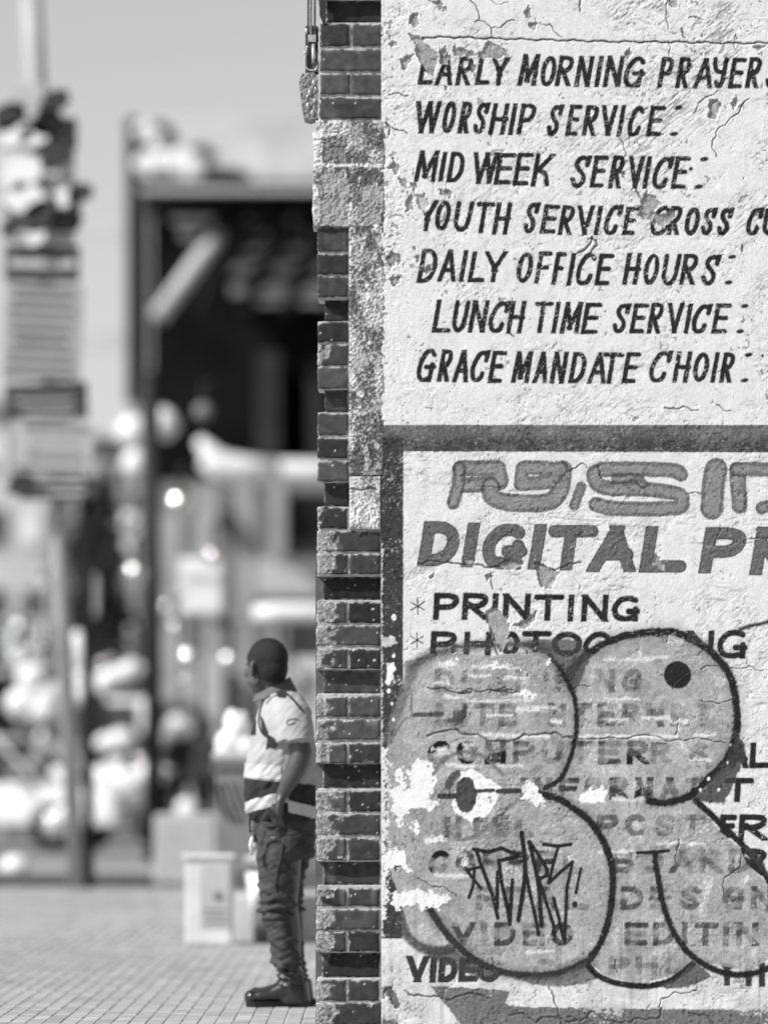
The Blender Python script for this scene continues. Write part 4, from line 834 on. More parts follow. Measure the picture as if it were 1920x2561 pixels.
band('dark_panel', 1946, 2075, .10, .0025, m_navy)
band('reflective_band', 2006, 2035, -.28, .006, m_refl, extra=[(Q(722, 2000), Vector((-1, 0, 0)))])
band('reflective_band', 1972 + 0, 2001, .26, .006, m_refl, extra=[(Q(722, 2000), Vector((1, 0, 0)))])
band('chest_tape', 1908, 1944, .06, .003, m_refl, extra=[(Q(705, 2000), Vector((-1, 0, 0)))])
# armhole piping, shoulder seam, collar
m_pipe = mat('dark_piping', .03, .7, .2, 60)
dg = bpy.context.evaluated_depsgraph_get()
from mathutils.bvhtree import BVHTree
bvh = BVHTree.FromPolygons([v.co for v in sm.vertices], [tuple(p.vertices) for p in sm.polygons])
def on_shirt(px, py, lift=.003):
    o = Vector((X(px, DM), DM - 21.2, Z(py, DM))); h = bvh.ray_cast(o, Vector((0, 1, 0)), 3)
    return (h[0] + h[1] * lift) if h[0] else Q(px, py, -.2)
def piping(name, pts, rad, material=None):
    p = [on_shirt(x, y) for x, y in catmull(pts, 5)]
    return MB().tube(p, rad, 8, flat=1).build(name, material or m_pipe, man, True)
piping('armhole_piping', [(676, 1742), (664, 1752), (656, 1768), (652, 1788), (651, 1808), (655, 1825), (663, 1838), (676, 1846)], .0042)
piping('shoulder_piping', [(700, 1731), (712, 1733), (724, 1742), (738, 1756), (750, 1770), (758, 1780)], .005)
piping('sleeve_seam', [(668, 1762), (676, 1752), (686, 1744), (700, 1740)], .0022)
def shirt_patch(name, poly, material, lift=.004):
    n0 = len(poly); c = (sum(p[0] for p in poly) / n0, sum(p[1] for p in poly) / n0)
    rings = []; mb = MB(); vs = [on_shirt(*c, lift)]; K = 5
    for k in range(1, K + 1):
        for p in poly: vs.append(on_shirt(c[0] + (p[0] - c[0]) * k / K, c[1] + (p[1] - c[1]) * k / K, lift))
    fs = [(0, 1 + i, 1 + (i + 1) % n0) for i in range(n0)]
    for k in range(K - 1):
        for i in range(n0): fs.append((1 + k * n0 + i, 1 + (k + 1) * n0 + i, 1 + (k + 1) * n0 + (i + 1) % n0, 1 + k * n0 + (i + 1) % n0))
    return mb.add(vs, fs).build(name, material, man, True)
def dense(p, k=6):
    o = []
    for a_, b_ in zip(p, p[1:] + p[:1]): o += [(a_[0] + (b_[0] - a_[0]) * i / k, a_[1] + (b_[1] - a_[1]) * i / k) for i in range(k)]
    return o
shirt_patch('side_panel', dense([(655, 1790), (660, 1796), (668, 1818), (674, 1838), (690, 1846), (697, 1862), (690, 1872), (676, 1870), (668, 1876), (676, 1852), (668, 1842), (658, 1826)]), m_navy)
shirt_patch('front_panel', dense([(639, 1800), (643, 1800), (642, 1838), (628, 1838)]), m_navy)
shirt_patch('shoulder_panel', dense([(690, 1733), (706, 1727), (718, 1738), (716, 1748), (698, 1746)]), m_navy)
piping('sleeve_emblem', [(722, 1814), (720, 1808), (724, 1802), (733, 1800), (742, 1799), (748, 1803)], .0025, mat('emblem_thread', .2, .7, .2, 60))
piping('sleeve_emblem', [(724, 1814), (732, 1811), (741, 1806)], .0018, MATS['emblem_thread'])
piping('sleeve_hem', [(698, 1866), (712, 1856), (728, 1850), (750, 1847), (772, 1845)], .003, m_shirt)
cm = mat('grey_collar', .13, .8, .2, 40, .0006, 400, fine=.2)
b = MB(); ring = []
for k in range(33):
    q_ = 2 * math.pi * k / 32; ca, sa = math.cos(q_), math.sin(q_)
    base = Q(687, 1735, .045); up_ = Q(681, 1716, .045)
    ring.append((base + Vector((.082 * ca, .078 * sa, .028 * ca - .0)), up_ + Vector((.072 * ca, .07 * sa, .040 * ca)), up_ + Vector((.078 * ca, .076 * sa, .040 * ca)), base + Vector((.098 * ca, .092 * sa, .022 * ca - .012))))
vs = [p for r4 in ring[:-1] for p in r4]; fs = []
for k in range(32):
    for j in range(3): fs.append((k * 4 + j, ((k + 1) % 32) * 4 + j, ((k + 1) % 32) * 4 + j + 1, k * 4 + j + 1))
b.add(vs, fs).build('collar', cm, man, True)
# trousers
m_tr = mat('faded_dark_trousers', .05, .8, .6, 16, .0012, 700, fine=.35, fscale=1500, spec=.3)
b = MB()
b.loft([sec(2020, 632, 790, .15), sec(2050, 636, 792, .16), sec(2090, 640, 792, .168), sec(2130, 644, 788, .165), sec(2150, 650, 780, .15)], 34, 2.2)
b.loft([sec(2100, 643, 770, .10, -.07), sec(2140, 644, 756, .10, -.085), sec(2180, 646, 744, .098, -.09), sec(2220, 647, 738, .092, -.095), sec(2250, 646, 738, .088, -.10), sec(2275, 649, 738, .086, -.10), sec(2300, 660, 736, .080, -.10), sec(2340, 670, 742, .078, -.10), sec(2380, 678, 750, .075, -.10), sec(2410, 681, 758, .075, -.10), sec(2418, 683, 757, .070, -.10)], 28)
b.loft([sec(2110, 680, 790, .10, .08), sec(2160, 690, 776, .095, .10), sec(2190, 694, 761, .09, .11), sec(2230, 700, 754, .088, .12), sec(2300, 702, 756, .08, .12), sec(2400, 708, 760, .075, .12), sec(2430, 710, 761, .07, .12)], 24)
tm = remesh(b, .006, 3, 'trousers'); a = coords(tm); n_ = normals(tm)
zz = 1910 - (a[:, 2] - CAMH) * F / DM; xx = 960 + a[:, 0] * F / DM
knee = np.exp(-((zz - 2272) / 26) ** 2); hem = np.exp(-((zz - 2405) / 16) ** 2)
fold = .010 * np.sin((zz + (xx - 700) * .22 + 5 * vnoise(xx / 30, zz / 40, 210)) / 3.6) * knee
dia = .009 * vnoise((zz - xx * .6) / 12, (xx + zz * .5) / 60, 211) + .004 * vnoise((zz + xx * .5) / 7, (xx) / 30, 212)
a += n_ * (fold + dia + .006 * hem * vnoise(zz / 5, xx / 22, 213))[:, None]; setco(tm, a)
link('trousers', tm, m_tr, man, True)
bt = BVHTree.FromPolygons([v.co for v in tm.vertices], [tuple(p.vertices) for p in tm.polygons])
def on_tr(px, py, lift=.003):
    h = bt.ray_cast(Vector((X(px, DM), DM - 21.2, Z(py, DM))), Vector((0, 1, 0)), 3); return (h[0] + h[1] * lift) if h[0] else Q(px, py, -.18)
MB().tube([on_tr(x, y) for x, y in catmull([(706, 2088), (708, 2110), (704, 2140), (697, 2170), (692, 2210), (697, 2240), (712, 2252)], 5)], .003, 6).build('side_seam', m_tr, man, True)
MB().tube([on_tr(x, y) for x, y in catmull([(657, 2062), (675, 2066), (697, 2064)], 5)], .0035, 6).build('pocket_edge', m_tr, man, True)
# gaiters and boots
m_gai = mat('creased_black_gaiter', .02, .32, .2, 40, .002, 160, spec=.6); m_boot = mat('polished_black_boot', .018, .25, .2, 30, .0006, 200, spec=.7); m_sole = mat('rubber_sole', .015, .8, .2, 40)
for yo, dx in ((-.10, 0), (.12, 8)):
    b = MB(); b.loft([sec(2398, 700 + dx, 754 + dx, .052, yo), sec(2425, 695 + dx, 758 + dx, .056, yo), sec(2445, 693 + dx, 763 + dx, .058, yo), sec(2468, 695 + dx, 766 + dx, .056, yo)], 28)
    gmsh = remesh(b, .004, 2, 'gaiter'); a = coords(gmsh); zz = 1910 - (a[:, 2] - CAMH) * F / DM; xx = 960 + a[:, 0] * F / DM
    a += normals(gmsh) * (.0045 * np.sin((zz - (xx - 720) * .28 + 4 * vnoise(xx / 16, zz / 12, 220)) / 2.7) + .004 * vnoise(xx / 9, zz / 5, 221))[:, None]; setco(gmsh, a)
    link('gaiter', gmsh, m_gai, man, True)
    b = MB()
    b.loft([sec(2450, 698 + dx, 770 + dx, .05, yo), sec(2475, 694 + dx, 774 + dx, .052, yo), sec(2500, 690 + dx, 777 + dx, .052, yo), sec(2508, 690 + dx, 777 + dx, .05, yo)], 24)
    b.tube([Q(735 + dx, 2478, yo), Q(708 + dx, 2476, yo), Q(682 + dx, 2485, yo), Q(655 + dx, 2489, yo), Q(632 + dx, 2491, yo)], [(.050, .05), (.050, .052), (.050, .040), (.050, .034), (.043, .030)], 20)
    b.ell(Q(632 + dx, 2491, yo), (.036, .046, .034))
    bmsh = remesh(b, .005, 4, 'boot'); a = coords(bmsh); a[:, 2] = np.maximum(a[:, 2], .012); setco(bmsh, a)
    bo = link('boot', bmsh, m_boot, man, True)
    pl = [(616, 0), (640, -.052), (690, -.05), (720, -.04), (778, -.042), (783, 0), (778, .042), (720, .04), (690, .05), (640, .052)]
    pl = catmull([(X(p + dx, DM), DM - 20 + yo + w_) for p, w_ in pl + pl[:1]], 4)[:-1]
    MB().prism(pl, 'z', 0, .024).build('sole', m_sole, bo)
# lanyard with keys hanging at the belt
ky = thing('key_lanyard', Q(640, 2060, -.2), 'short dark strap with pale keys hanging from the front of the man\'s belt', 'keys')
MB().tube([Q(674, 2018, -.20), Q(664, 2040, -.21), Q(650, 2062, -.21), Q(634, 2080, -.20)], [(.010, .003)] * 4, 8).build('strap', m_pipe, ky)
MB().tube([Q(628, 2040, -.17), Q(627, 2060, -.17), Q(629, 2082, -.17)], .004, 8).build('strap', m_pipe, ky)
MB().ell(Q(637, 2112, -.20), (.010, .004, .011)).build('key', mat('bright_key', .75, .3, .1, 30, metal=.3), ky, True)
MB().tube([Q(634, 2090, -.2), Q(630, 2112, -.2), Q(633, 2138, -.2)], [(.006, .005), (.010, .006), (.005, .004)], 8).build('key', MATS['bright_key'], ky, True)
MB().tube([Q(643, 2120, -.19), Q(645, 2136, -.19)], [.006, .004], 8).build('key', MATS['bright_key'], ky, True)
# ------------------------------------------------------------------ things round the man's feet
def qb(mb, px0, px1, py0, py1, d, dep, bev=0.):
    return mb.box(X(px0, d), X(px1, d), d - 20, d - 20 + dep, Z(py1, d), Z(py0, d), bev)
m_conc = mat('pale_cast_concrete', .50, .9, .18, 5, .003, 60, fine=.08, fscale=300)
m_gconc = mat('grey_cast_concrete', .20, .85, .25, 4, .003, 60, fine=.1, fscale=300)
m_white = mat('white_gloss_paint', .80, .35, .08, 4, spec=.5); m_black = mat('black_paint', .015, .5, .2, 8); m_grey = mat('grey_paint', .20, .6, .2, 5); m_lgrey = mat('light_grey_paint', .48, .7, .12, 3)
m_dark = mat('dark_paint', .05, .7, .3, 4); m_steel = mat('bright_steel', .8, .12, .05, 5, metal=1); m_glass = mat('dark_window_glass', .03, .08, .1, 3, spec=.9); m_glow = mat('frosted_globe', .85, .12, .03, 5, spec=.9)
d = 31.3; gz = 0
st = thing('concrete_step', (X(800, d), d - 20, 0), 'long pale concrete step on the pavement behind the man', 'step')
for i in range(4):
    x0 = X(586, d) + i * .78
    MB().box(x0 + .003, x0 + .777, d - 20, d - 19.35, 0, .268, .008).build('concrete_block', m_conc, st)
d = 32.8
pb = thing('planter_box', (X(760, d), d - 20 + .5, .270), 'big grey concrete street planter with black sprayed scribble, on the pale step', 'planter')
x0, x1 = X(540, 33), X(1080, 33); y0 = 13.0
MB().box(X(540, 33), x1, y0 - .02, y0 + .5, .270, .36, .01).build('plinth', mat('shaded_base_concrete', .12, .9, .2, 5, .003, 60), pb)  # plinth colour darkened to carry the shade at the planter's base
MB().box(x0, x1, y0 + .03, y0 + .5, .361, 1.02, .012).build('body', m_gconc, pb)
for za, zb, k in ((1.022, 1.075, .0), (1.078, 1.13, .012)):
    MB().box(x0 - .01 - k, x1, y0 + .01 - k, y0 + .51, za, zb, .006).build('rim', m_conc if k else m_gconc, pb)
for pts in ([(548, 1975), (556, 2010), (572, 2040), (584, 2056), (590, 2048), (580, 2010)], [(560, 1962), (572, 2000), (588, 2040), (600, 2062)], [(576, 1958), (590, 1995), (604, 2035), (612, 2060)], [(592, 1960), (604, 1990), (618, 2030)], [(545, 1990), (560, 2030), (575, 2052)], [(540, 1978), (552, 1964), (562, 1970)]):
    sp = MB(); c_ = catmull(pts, 4); dd = 33.028
    for (a_, b_) in zip(c_[:-1], c_[1:]):
        ax, az, bx, bz = X(a_[0], dd), Z(a_[1], dd), X(b_[0], dd), Z(b_[1], dd); l_ = math.hypot(bx - ax, bz - az) + 1e-6; nx_, nz_ = -(bz - az) / l_ * .0065, (bx - ax) / l_ * .0065
        yy = dd - 20 - .0015
        sp.add([(ax + nx_, yy, az + nz_), (bx + nx_, yy, bz + nz_), (bx - nx_, yy, bz - nz_), (ax - nx_, yy, az - nz_)], [(0, 1, 2, 3)])
    sp.build('sprayed_scribble', m_black, pb)
b = MB()
for (px, py, r) in [(585, 1850, .07), (598, 1822, .07), (583, 1800, .05), (568, 1862, .07), (612, 1862, .07), (628, 1868, .06), (556, 1872, .05), (606, 1792, .035)]: b.ell((X(px, 33.2), 13.25, Z(py, 33.2)), (r * 1.1, r, r * 1.25))
wb_ = remesh(b, .008, 3, 'white_bag'); a = coords(wb_); a += normals(wb_) * (.012 * vnoise(a[:, 0] * 18 + a[:, 1] * 9, a[:, 2] * 14, 230))[:, None]; setco(wb_, a)
tag(link('white_bag', wb_, m_white, None, True), 'crumpled white plastic bag lying on the planter rim in front of the man', 'bag')
# litter bin behind the man's leg
d = 31.2; bn = thing('litter_bin', (X(672, d), d - 20, 0), 'tapered pale litter bin with a dark collar behind the man\'s leg', 'bin')
cx = X(678, d); cy = d - 20
def ring(z0, r0, z1, r1, name, m_): MB().tube([(cx, cy, z0), (cx, cy, z1)], [r0, r1], 32).build(name, m_, bn, True)
ring(0, .105, .085, .112, 'foot', m_grey); ring(.086, .105, .42, .152, 'body', m_white); ring(.421, .160, .492, .163, 'collar', m_grey)
MB().tube([(cx, cy, .493), (cx, cy, .505), (cx, cy, .53)], [.163, .155, .06], 32).build('lid', m_lgrey, bn, True)
# white marker box
d = 30.7; mk = thing('marker_box', (X(520, d), d - 20 + .12, 0), 'small white marker box with a faded round emblem standing on the brick paving', 'marker')
MB().box(X(463, d), X(580, d), d - 20, d - 19.75, .0, .505, .014).build('body', mat('grubby_white_paint', .66, .6, .22, 5, .002, 25), mk)
MB().box(X(500, d), X(574, d), d - 20.006, d - 20.001, .10, .465, .002).build('label_plate', m_lgrey, mk)
MB().tube([(X(545, d), d - 20.007, .285), (X(545, d), d - 20.011, .285)], .028, 20).build('emblem', m_grey, mk)
for k in range(3): MB().box(X(510, d), X(566, d), d - 20.010, d - 20.0065, .20 - .035 * k, .209 - .035 * k).build('faded_line', m_grey, mk)
MB().box(X(455, d), X(586, d), d - 20.02, d - 19.73, .505, .525, .006).build('cap', m_white, mk)
d = 47.5; z0 = -.025
MB().box(X(385, d), X(541, d), d - 20, d - 19.2, z0, z0 + .62, .02).build('concrete_block', m_conc)
tag(bpy.data.objects['concrete_block'] if False else COL.objects[-1], 'large pale concrete block standing at the kerb beyond the marker box', 'block')

# ------------------------------------------------------------------ leaning sign post with its stack of boards
d = 44.7
sp = thing('sign_post', (X(192, d), d - 20, -.025), 'tall leaning street post carrying a stack of sun-bleached advertising boards', 'sign post')
def lean(py): return 192 - (2220 - py) * 112 / 2220
MB().tube([(X(lean(2240), d), d - 20, Z(2240, d)), (X(lean(1240), d), d - 20, Z(1240, d)), (X(lean(-400), d), d - 20, Z(-400, d))], [.068, .07, .105], 14).build('pole', mat('weathered_pole', .34, .7, .3, 2, .003, 30), sp, True)
MB().tube([(X(221, d), d - 19.9, Z(2240, d)), (X(217, d), d - 19.9, Z(1180, d))], .045, 12).build('dark_stay', m_dark, sp, True)
rs = random.Random(4)
BD = [(8, 195, 300, 378, .12, 3), (4, 190, 392, 470, .66, 2), (14, 206, 476, 540, .09, 2), (6, 190, 540, 612, .60, 3), (16, 202, 618, 708, .07, 1), (14, 208, 714, 955, .34, 9), (16, 222, 960, 1052, .07, 3), (36, 236, 1058, 1192, .46, 4), (56, 252, 1198, 1250, .06, 2)]
for i, (l, r, t_, b_, al, nl) in enumerate(BD):
    pm = mat('board_paint_%s' % ['stone', 'chalk', 'slate', 'bone', 'ash', 'pewter', 'iron', 'linen', 'coal'][i], al, .6, .15, 2)
    y_ = d - 20.12 - .03 * (i % 3)
    M = Matrix.Translation((X((l + r) / 2, d), y_, Z((t_ + b_) / 2, d))) @ Matrix.Rotation(R(rs.uniform(-2, 3)), 4, 'Y')
    w_, h_ = (r - l) / 2 * d / F, (b_ - t_) / 2 * d / F
    bo = MB().box(-w_, w_, 0, .04, -h_, h_, .006, M).build('signboard', pm, sp)
    for k in range(nl):
        z_ = h_ * (1 - (2 * k + 1) / nl); hh = h_ / nl * rs.uniform(.18, .38)
        lw = w_ * rs.uniform(.6, .9); x_ = rs.uniform(-.08, .08) * w_
        MB().box(x_ - lw, x_ + lw, -.006, -.001, z_ - hh, z_ + hh, 0, M).build('worn_lettering_band', mat('worn_ink', .09, .8, .3, 3) if al > .28 else m_lgrey, bo)
for (px, py, m_, r_) in [(145, 262, m_dark, .10), (75, 250, m_lgrey, .12), (128, 318, m_black, .12), (45, 345, m_white, .11), (90, 348, m_white, .10), (60, 440, m_white, .14), (70, 505, m_white, .14), (205, 490, m_dark, .09), (172, 500, m_white, .08), (95, 600, m_white, .07), (150, 395, m_dark, .12), (30, 300, m_dark, .12), (170, 560, m_black, .11), (35, 575, m_dark, .08), (110, 545, m_dark, .13), (60, 1215, m_dark, .10)]:
    M = Matrix.Translation((X(px, d), d - 20.25, Z(py, d))) @ Matrix.Rotation(R(rs.uniform(-25, 25)), 4, 'Y')
    w_ = r_ * 1.3; h_ = r_
    b_ = MB(); b_.prism([(-w_, -h_ * .7), (-w_ * .3, -h_), (w_ * .8, -h_ * .6), (w_, h_ * .5), (w_ * .2, h_), (-w_ * .7, h_ * .8)], 'y', 0, .02); b_.v = [tuple(M @ Vector(v)) for v in b_.v]
    b_.build('torn_poster_scrap', m_, sp)

# ------------------------------------------------------------------ the big building with the deep eaves
Xn, Zn = X, Z
def X(px, d): return Xn(px, d + 30)
def Z(py, d): return Zn(py, d + 30)
d = 70.0; y0 = d - 20
bd = thing('warehouse_building', (X(800, d), y0 + 6, 0), 'tall dark-fronted building with a pale stained parapet and deep eaves behind the man', 'building')
XR = 16.0
MB().box(X(352, d), XR, y0 + 4.8, y0 + 14, 0, Z(310, 74)).build('wall', mat('sooty_wall', .010, .95, .5, .8, .01, 10, spec=.02), bd)  # near-black wall colour stands for the shade under the deep eaves
m_par = mat('stained_parapet', .50, .9, .45, .55, .01, 6)
MB().box(X(338, d), XR, y0, y0 + 4.79, Z(455, d), Z(292, d), .03).build('parapet', m_par, bd)
MB().box(X(316, d), X(352, d), y0 - .1, y0 - .01, Z(1010, d), Z(296, d), .02).build('corner_pipe', m_black, bd)
MB().box(X(345, d), XR, y0 - .25, y0 + 4.79, Z(470, d), Z(456, d)).build('soffit_board', m_black, bd)  # black board added so the underside of the eaves stays in shade
MB().box(X(352, d), XR, y0 - .5, y0 - .26, Z(488, d), Z(472, d), .02).build('gutter', m_lgrey, bd)
for (px, py, r_) in [(362, 330, .16), (365, 412, .2), (410, 405, .17), (455, 408, .2), (480, 420, .2), (395, 352, .12)]:
    MB().ell((X(px, d), y0 - .05, Z(py, d)), (r_ * 1.4, .08, r_ * 1.4)).build('paint_patch', m_white, bd, True)
for (px, py, rx_, rz_) in [(395, 350, .25, .25), (500, 385, .2, .12), (535, 440, .5, .12), (370, 370, .1, .4)]:
    MB().ell((X(px, d), y0 - .02, Z(py, d)), (rx_ * 1.4, .06, rz_ * 1.4)).build('dark_stain', m_black, bd, True)
MB().tube([(X(390, 69), y0 - .6, Z(792, 69)), (X(500, 69), y0 - .5, Z(640, 69)), (X(560, 70), y0 + .8, Z(560, 70))], [.18, .18, .13], 10).build('strut', m_lgrey, bd, True)
MB().box(X(358, d), X(374, d), y0, y0 + .3, Z(1160, d), Z(495, d)).build('corner_post', m_dark, bd)
m_sl = mat('smoky_slat', .82, .7, .3, 2); yb = y0 + .8  # slats coloured very pale, as if catching light under the eaves
for k, (py, px_, hh) in enumerate([(545, 430, 14), (578, 452, 20), (616, 520, 16), (655, 555, 24), (708, 575, 26), (745, 640, 12)]):
    MB().box(X(px_, 71), X(900, 71), yb + .1 * k, yb + .1 * k + .15, Z(py + hh, 71), Z(py, 71)).build('roof_slat', m_sl, bd)
for k in range(9):
    ax = 500 + k * 52
    MB().tube([(X(ax + 60, 71), yb - .3, Z(520, 71)), (X(ax - 40, 71), yb - .3, Z(790, 71))] if k % 2 else [(X(ax + 90, 71), yb - .3, Z(520, 71)), (X(ax - 70, 71), yb - .3, Z(700, 71))], .14, 8).build('rafter', m_black, bd, True)
MB().box(X(455, 72), X(700, 72), y0 + 1.1, y0 + 1.2, Z(606, 72), Z(560, 72)).build('grey_panel', m_grey, bd)
for (px, w_, z_) in [(640, 60, 880), (770, 40, 900)]: MB().box(X(px, 72.8), X(px + w_, 72.8), y0 + 2.9, y0 + 4.79, Z(1150, 73), Z(z_, 73)).build('dim_panel', mat('dim_panel', .035, .9, .3, 1), bd)
# pale awning edge and swooping canopy
aw = thing('awning', (X(650, 66), 46, Z(1180, 66)), 'long pale awning rolled along the front of the dark building', 'awning')
MB().tube([(X(p, 66), 46 - .6, Z(q_, 66)) for p, q_ in [(512, 1152), (545, 1178), (600, 1186), (660, 1184), (760, 1184), (1000, 1184)]], [.15, .2, .23, .23, .21, .21], 14).build('rolled_canvas', m_white, aw, True)
MB().tube([(X(p, 66), 46 - .7, Z(q_, 66)) for p, q_ in [(500, 1105), (520, 1130), (550, 1160), (600, 1176), (700, 1178)]], [.08, .15, .2, .23, .15], 12).build('loose_canvas_fold', m_white, aw, True)
MB().tube([(X(p, 66), 46 - .7, Z(q_, 66)) for p, q_ in [(392, 1050), (415, 1068), (440, 1090)]], [.24, .28, .17], 12).build('canvas_end_knot', m_white, aw, True)
# row of small shops under the building
rs = random.Random(9)
m_sg = mat('shop_grey', .34, .85, .3, .8)
sh = thing('shop_row', (X(600, 67), 47, 0), 'row of pale shopfronts with dark doorways under the awning', 'shops')
MB().box(X(400, 67.5), 16, 47.5, 49.8, 0, Z(1205, 67.5)).build('wall', mat('shop_render', .2, .9, .35, .7), sh)
for (px, w_, py0, py1, m_) in [(395, 62, 1290, 1660, m_sg), (462, 22, 1230, 1900, m_grey), (488, 60, 1215, 1640, m_sg), (552, 30, 1240, 1640, m_grey), (590, 45, 1210, 1640, m_sg), (640, 32, 1240, 1480, m_grey), (676, 40, 1215, 1400, m_sg)]:
    MB().box(X(px, 67), X(px + w_, 67), 46.9, 47.49, 0, Z(py0, 67), .02).build('pilaster', m_, sh)
MB().box(X(724, 67), X(1000, 67), 47.2, 47.49, Z(1350, 67), Z(1232, 67)).build('dark_opening', m_black, sh)
MB().box(X(640, 66.5), X(1000, 66.5), 46.4, 46.89, Z(1490, 66.5), Z(1395, 66.5)).build('shop_sign', m_lgrey, sh)
MB().box(X(545, 66.5), X(575, 66.5), 46.6, 46.89, Z(1320, 66.5), Z(1275, 66.5)).build('vent', m_dark, sh)
MB().box(X(600, 67), X(700, 67), 47.2, 47.49, 0, Z(1570, 67)).build('doorway', m_dark, sh)
MB().box(X(470, 67), X(560, 67), 46.5, 46.89, 0.9, Z(1650, 67)).build('counter_front', m_lgrey, sh)
for o_ in (bd, aw, sh): o_.location.y += 30
X, Z = Xn, Zn
sb = thing('shop_signboard', (X(503, 64), 44, 0), 'square white signboard on a thin pole in front of the shops', 'sign')
MB().box(X(450, 64), X(556, 64), 43.9, 44.05, Z(1535, 64), Z(1395, 64), .03).build('panel', m_white, sb)
MB().box(X(458, 64), X(548, 64), 43.88, 43.895, Z(1452, 64), Z(1440, 64)).build('lettering_band', m_lgrey, sb)
MB().tube([(X(503, 64), 44.1, -.03), (X(503, 64), 44.1, Z(1535, 64))], .03, 8).build('pole', m_dark, sb)
lo = thing('low_awning', (X(740, 58), 38, 0), 'bright white awning low over a stall beside the man\'s head', 'awning')
MB().tube([(X(634, 58), 38, Z(1536, 58)), (X(690, 58), 38, Z(1533, 58)), (X(980, 58), 38, Z(1533, 58))], [.09, .11, .11], 14).build('rolled_edge', m_white, lo, True)
MB().box(X(640, 58), X(980, 58), 38.05, 39.8, Z(1526, 58), Z(1510, 58)).build('canvas', m_lgrey, lo)
for px in (700, 960): MB().tube([(X(px, 58), 38.1, -.03), (X(px, 58), 38.1, Z(1530, 58))], .035, 8).build('leg', m_grey, lo)
ky2 = thing('stall_screen', (X(760, 50), 30, 0), 'pale stall screen with dark hanging goods behind the man\'s shoulder', 'screen')
MB().box(X(655, 50), X(1000, 50), 30, 30.1, -.03, Z(1640, 50), .01).build('panel', mat('pale_screen', .55, .9, .12, 1), ky2)
for i, (px, py) in enumerate([(722, 1645), (722, 1668), (722, 1694), (736, 1650), (735, 1712), (741, 1670)]): MB().ell((X(px, 50), 29.9, Z(py, 50)), (.02, .03, .038)).build('hanging_item', m_dark, ky2, True)
MB().box(X(720, 50), X(734, 50), 29.9, 29.96, Z(1712, 50), Z(1690, 50)).build('hanging_tag', m_white, ky2)
# slim dark lamp column and others
def post(px, d_, top, r_, m_, label, head=True, cat='lamp post', name='lamp_post'):
    t = thing(name, (X(px, d_), d_ - 20, -.03), label, cat)
    MB().tube([(X(px, d_), d_ - 20, -.03), (X(px, d_), d_ - 20, Z(top, d_))], [r_, r_ * .7], 12).build('pole', m_, t, True)
    if head:
        MB().tube([(X(px, d_), d_ - 20, Z(top, d_)), (X(px + 20, d_), d_ - 20, Z(top - 30, d_)), (X(px + 70, d_), d_ - 20, Z(top - 34, d_))], r_ * .5, 8).build('arm', m_, t, True)
        MB().ell((X(px + 88, d_), d_ - 20, Z(top - 32, d_)), (.22, .1, .07)).build('lamp_head', m_, t, True)
    return t
post(384, 58, 1010, .10, m_black, 'dark lamp column in front of the shopfront pilasters', False)
post(366, 86, 930, .14, m_dark, 'dark slender lamp column beside the dark building\'s corner', False)
# globes added to catch the sun as blurred glints, not real lamps
rs = random.Random(2)
for i, (px, py, d_, r_, lab) in enumerate([(449, 1258, 60, .16, 'round lamp over the shopfront, nearest the rolled awning'), (341, 1433, 62, .15, 'round lamp on the grey column below the tree'), (508, 1030, 68, .12, 'dim round lamp under the dark eaves'), (532, 1390, 60, .10, 'round lamp right above the square white signboard'), (574, 1652, 60, .14, 'round lamp left of the man\'s head'),
                                          (385, 1640, 60, .09, 'round lamp low on the dark lamp column'), (440, 1570, 60, .08, 'round lamp under the square white signboard'), (478, 1642, 60, .13, 'round lamp over the stall counter'), (112, 1468, 80, .12, 'round lamp at the bottom of the pale facade'), (52, 1570, 80, .16, 'round lamp left of the leaning post')]):
    g_ = thing('round_lamp', (X(px, d_), d_ - 20, Z(py, d_)), lab, 'lamp', 'round lamps along the street')
    MB().ell((X(px, d_), d_ - 20, Z(py, d_)), (r_, r_, r_), None, 24, 16).build('globe', m_steel if i != 2 else m_grey, g_, True)
    MB().tube([(X(px, d_), d_ - 20, Z(py, d_) + r_), (X(px, d_), d_ - 20, Z(py, d_) + r_ + .25), (X(px, d_) + .1, d_ - 19.6, Z(py, d_) + r_ + .3)], .02, 6).build('bracket', m_dark, g_)

# ------------------------------------------------------------------ street facades further off
def facade(name, label, px0, px1, top, d_, base, rows, cols, dep=9., wm=None, roof=True):
    t = thing(name, (X((px0 + px1) / 2, d_), d_ - 20 + dep / 2, 0), label, 'building')
    MB().box(X(px0, d_), X(px1, d_), d_ - 20, d_ - 20 + dep, -.01, Z(top, d_)).build('wall', base, t)
    w_ = (px1 - px0) / cols; h_ = (1800 - top) / rows
    for r_ in range(rows):
        for c_ in range(cols):
            a0 = px0 + w_ * (c_ + .22); b0 = top + h_ * (r_ + .3)
            f = MB().box(X(a0, d_), X(a0 + w_ * .56, d_), d_ - 20.06, d_ - 20.001, Z(b0 + h_ * .52, d_), Z(b0, d_)).build('window', wm or m_lgrey, t)
            MB().box(X(a0 + w_ * .06, d_), X(a0 + w_ * .5, d_), d_ - 20.08, d_ - 20.061, Z(b0 + h_ * .47, d_), Z(b0 + h_ * .05, d_)).build('pane', m_glass if (r_ * 3 + c_) % 4 else m_white, f)
    if roof: MB().box(X(px0 - 5, d_), X(px1 + 5, d_), d_ - 20.3, d_ - 20 + dep + .1, Z(top, d_), Z(top - 14, d_)).build('cornice', m_lgrey, t)
    return t
facade('office_building', 'pale four-storey building at the far left behind the leaning post', -420, 128, 1010, 125, mat('cream_render', .50, .9, .2, .3), 4, 6)
facade('shop_house', 'mid-grey narrow building with small windows beyond the tree', 205, 345, 1100, 135, mat('grey_render', .38, .9, .3, .3), 4, 3)
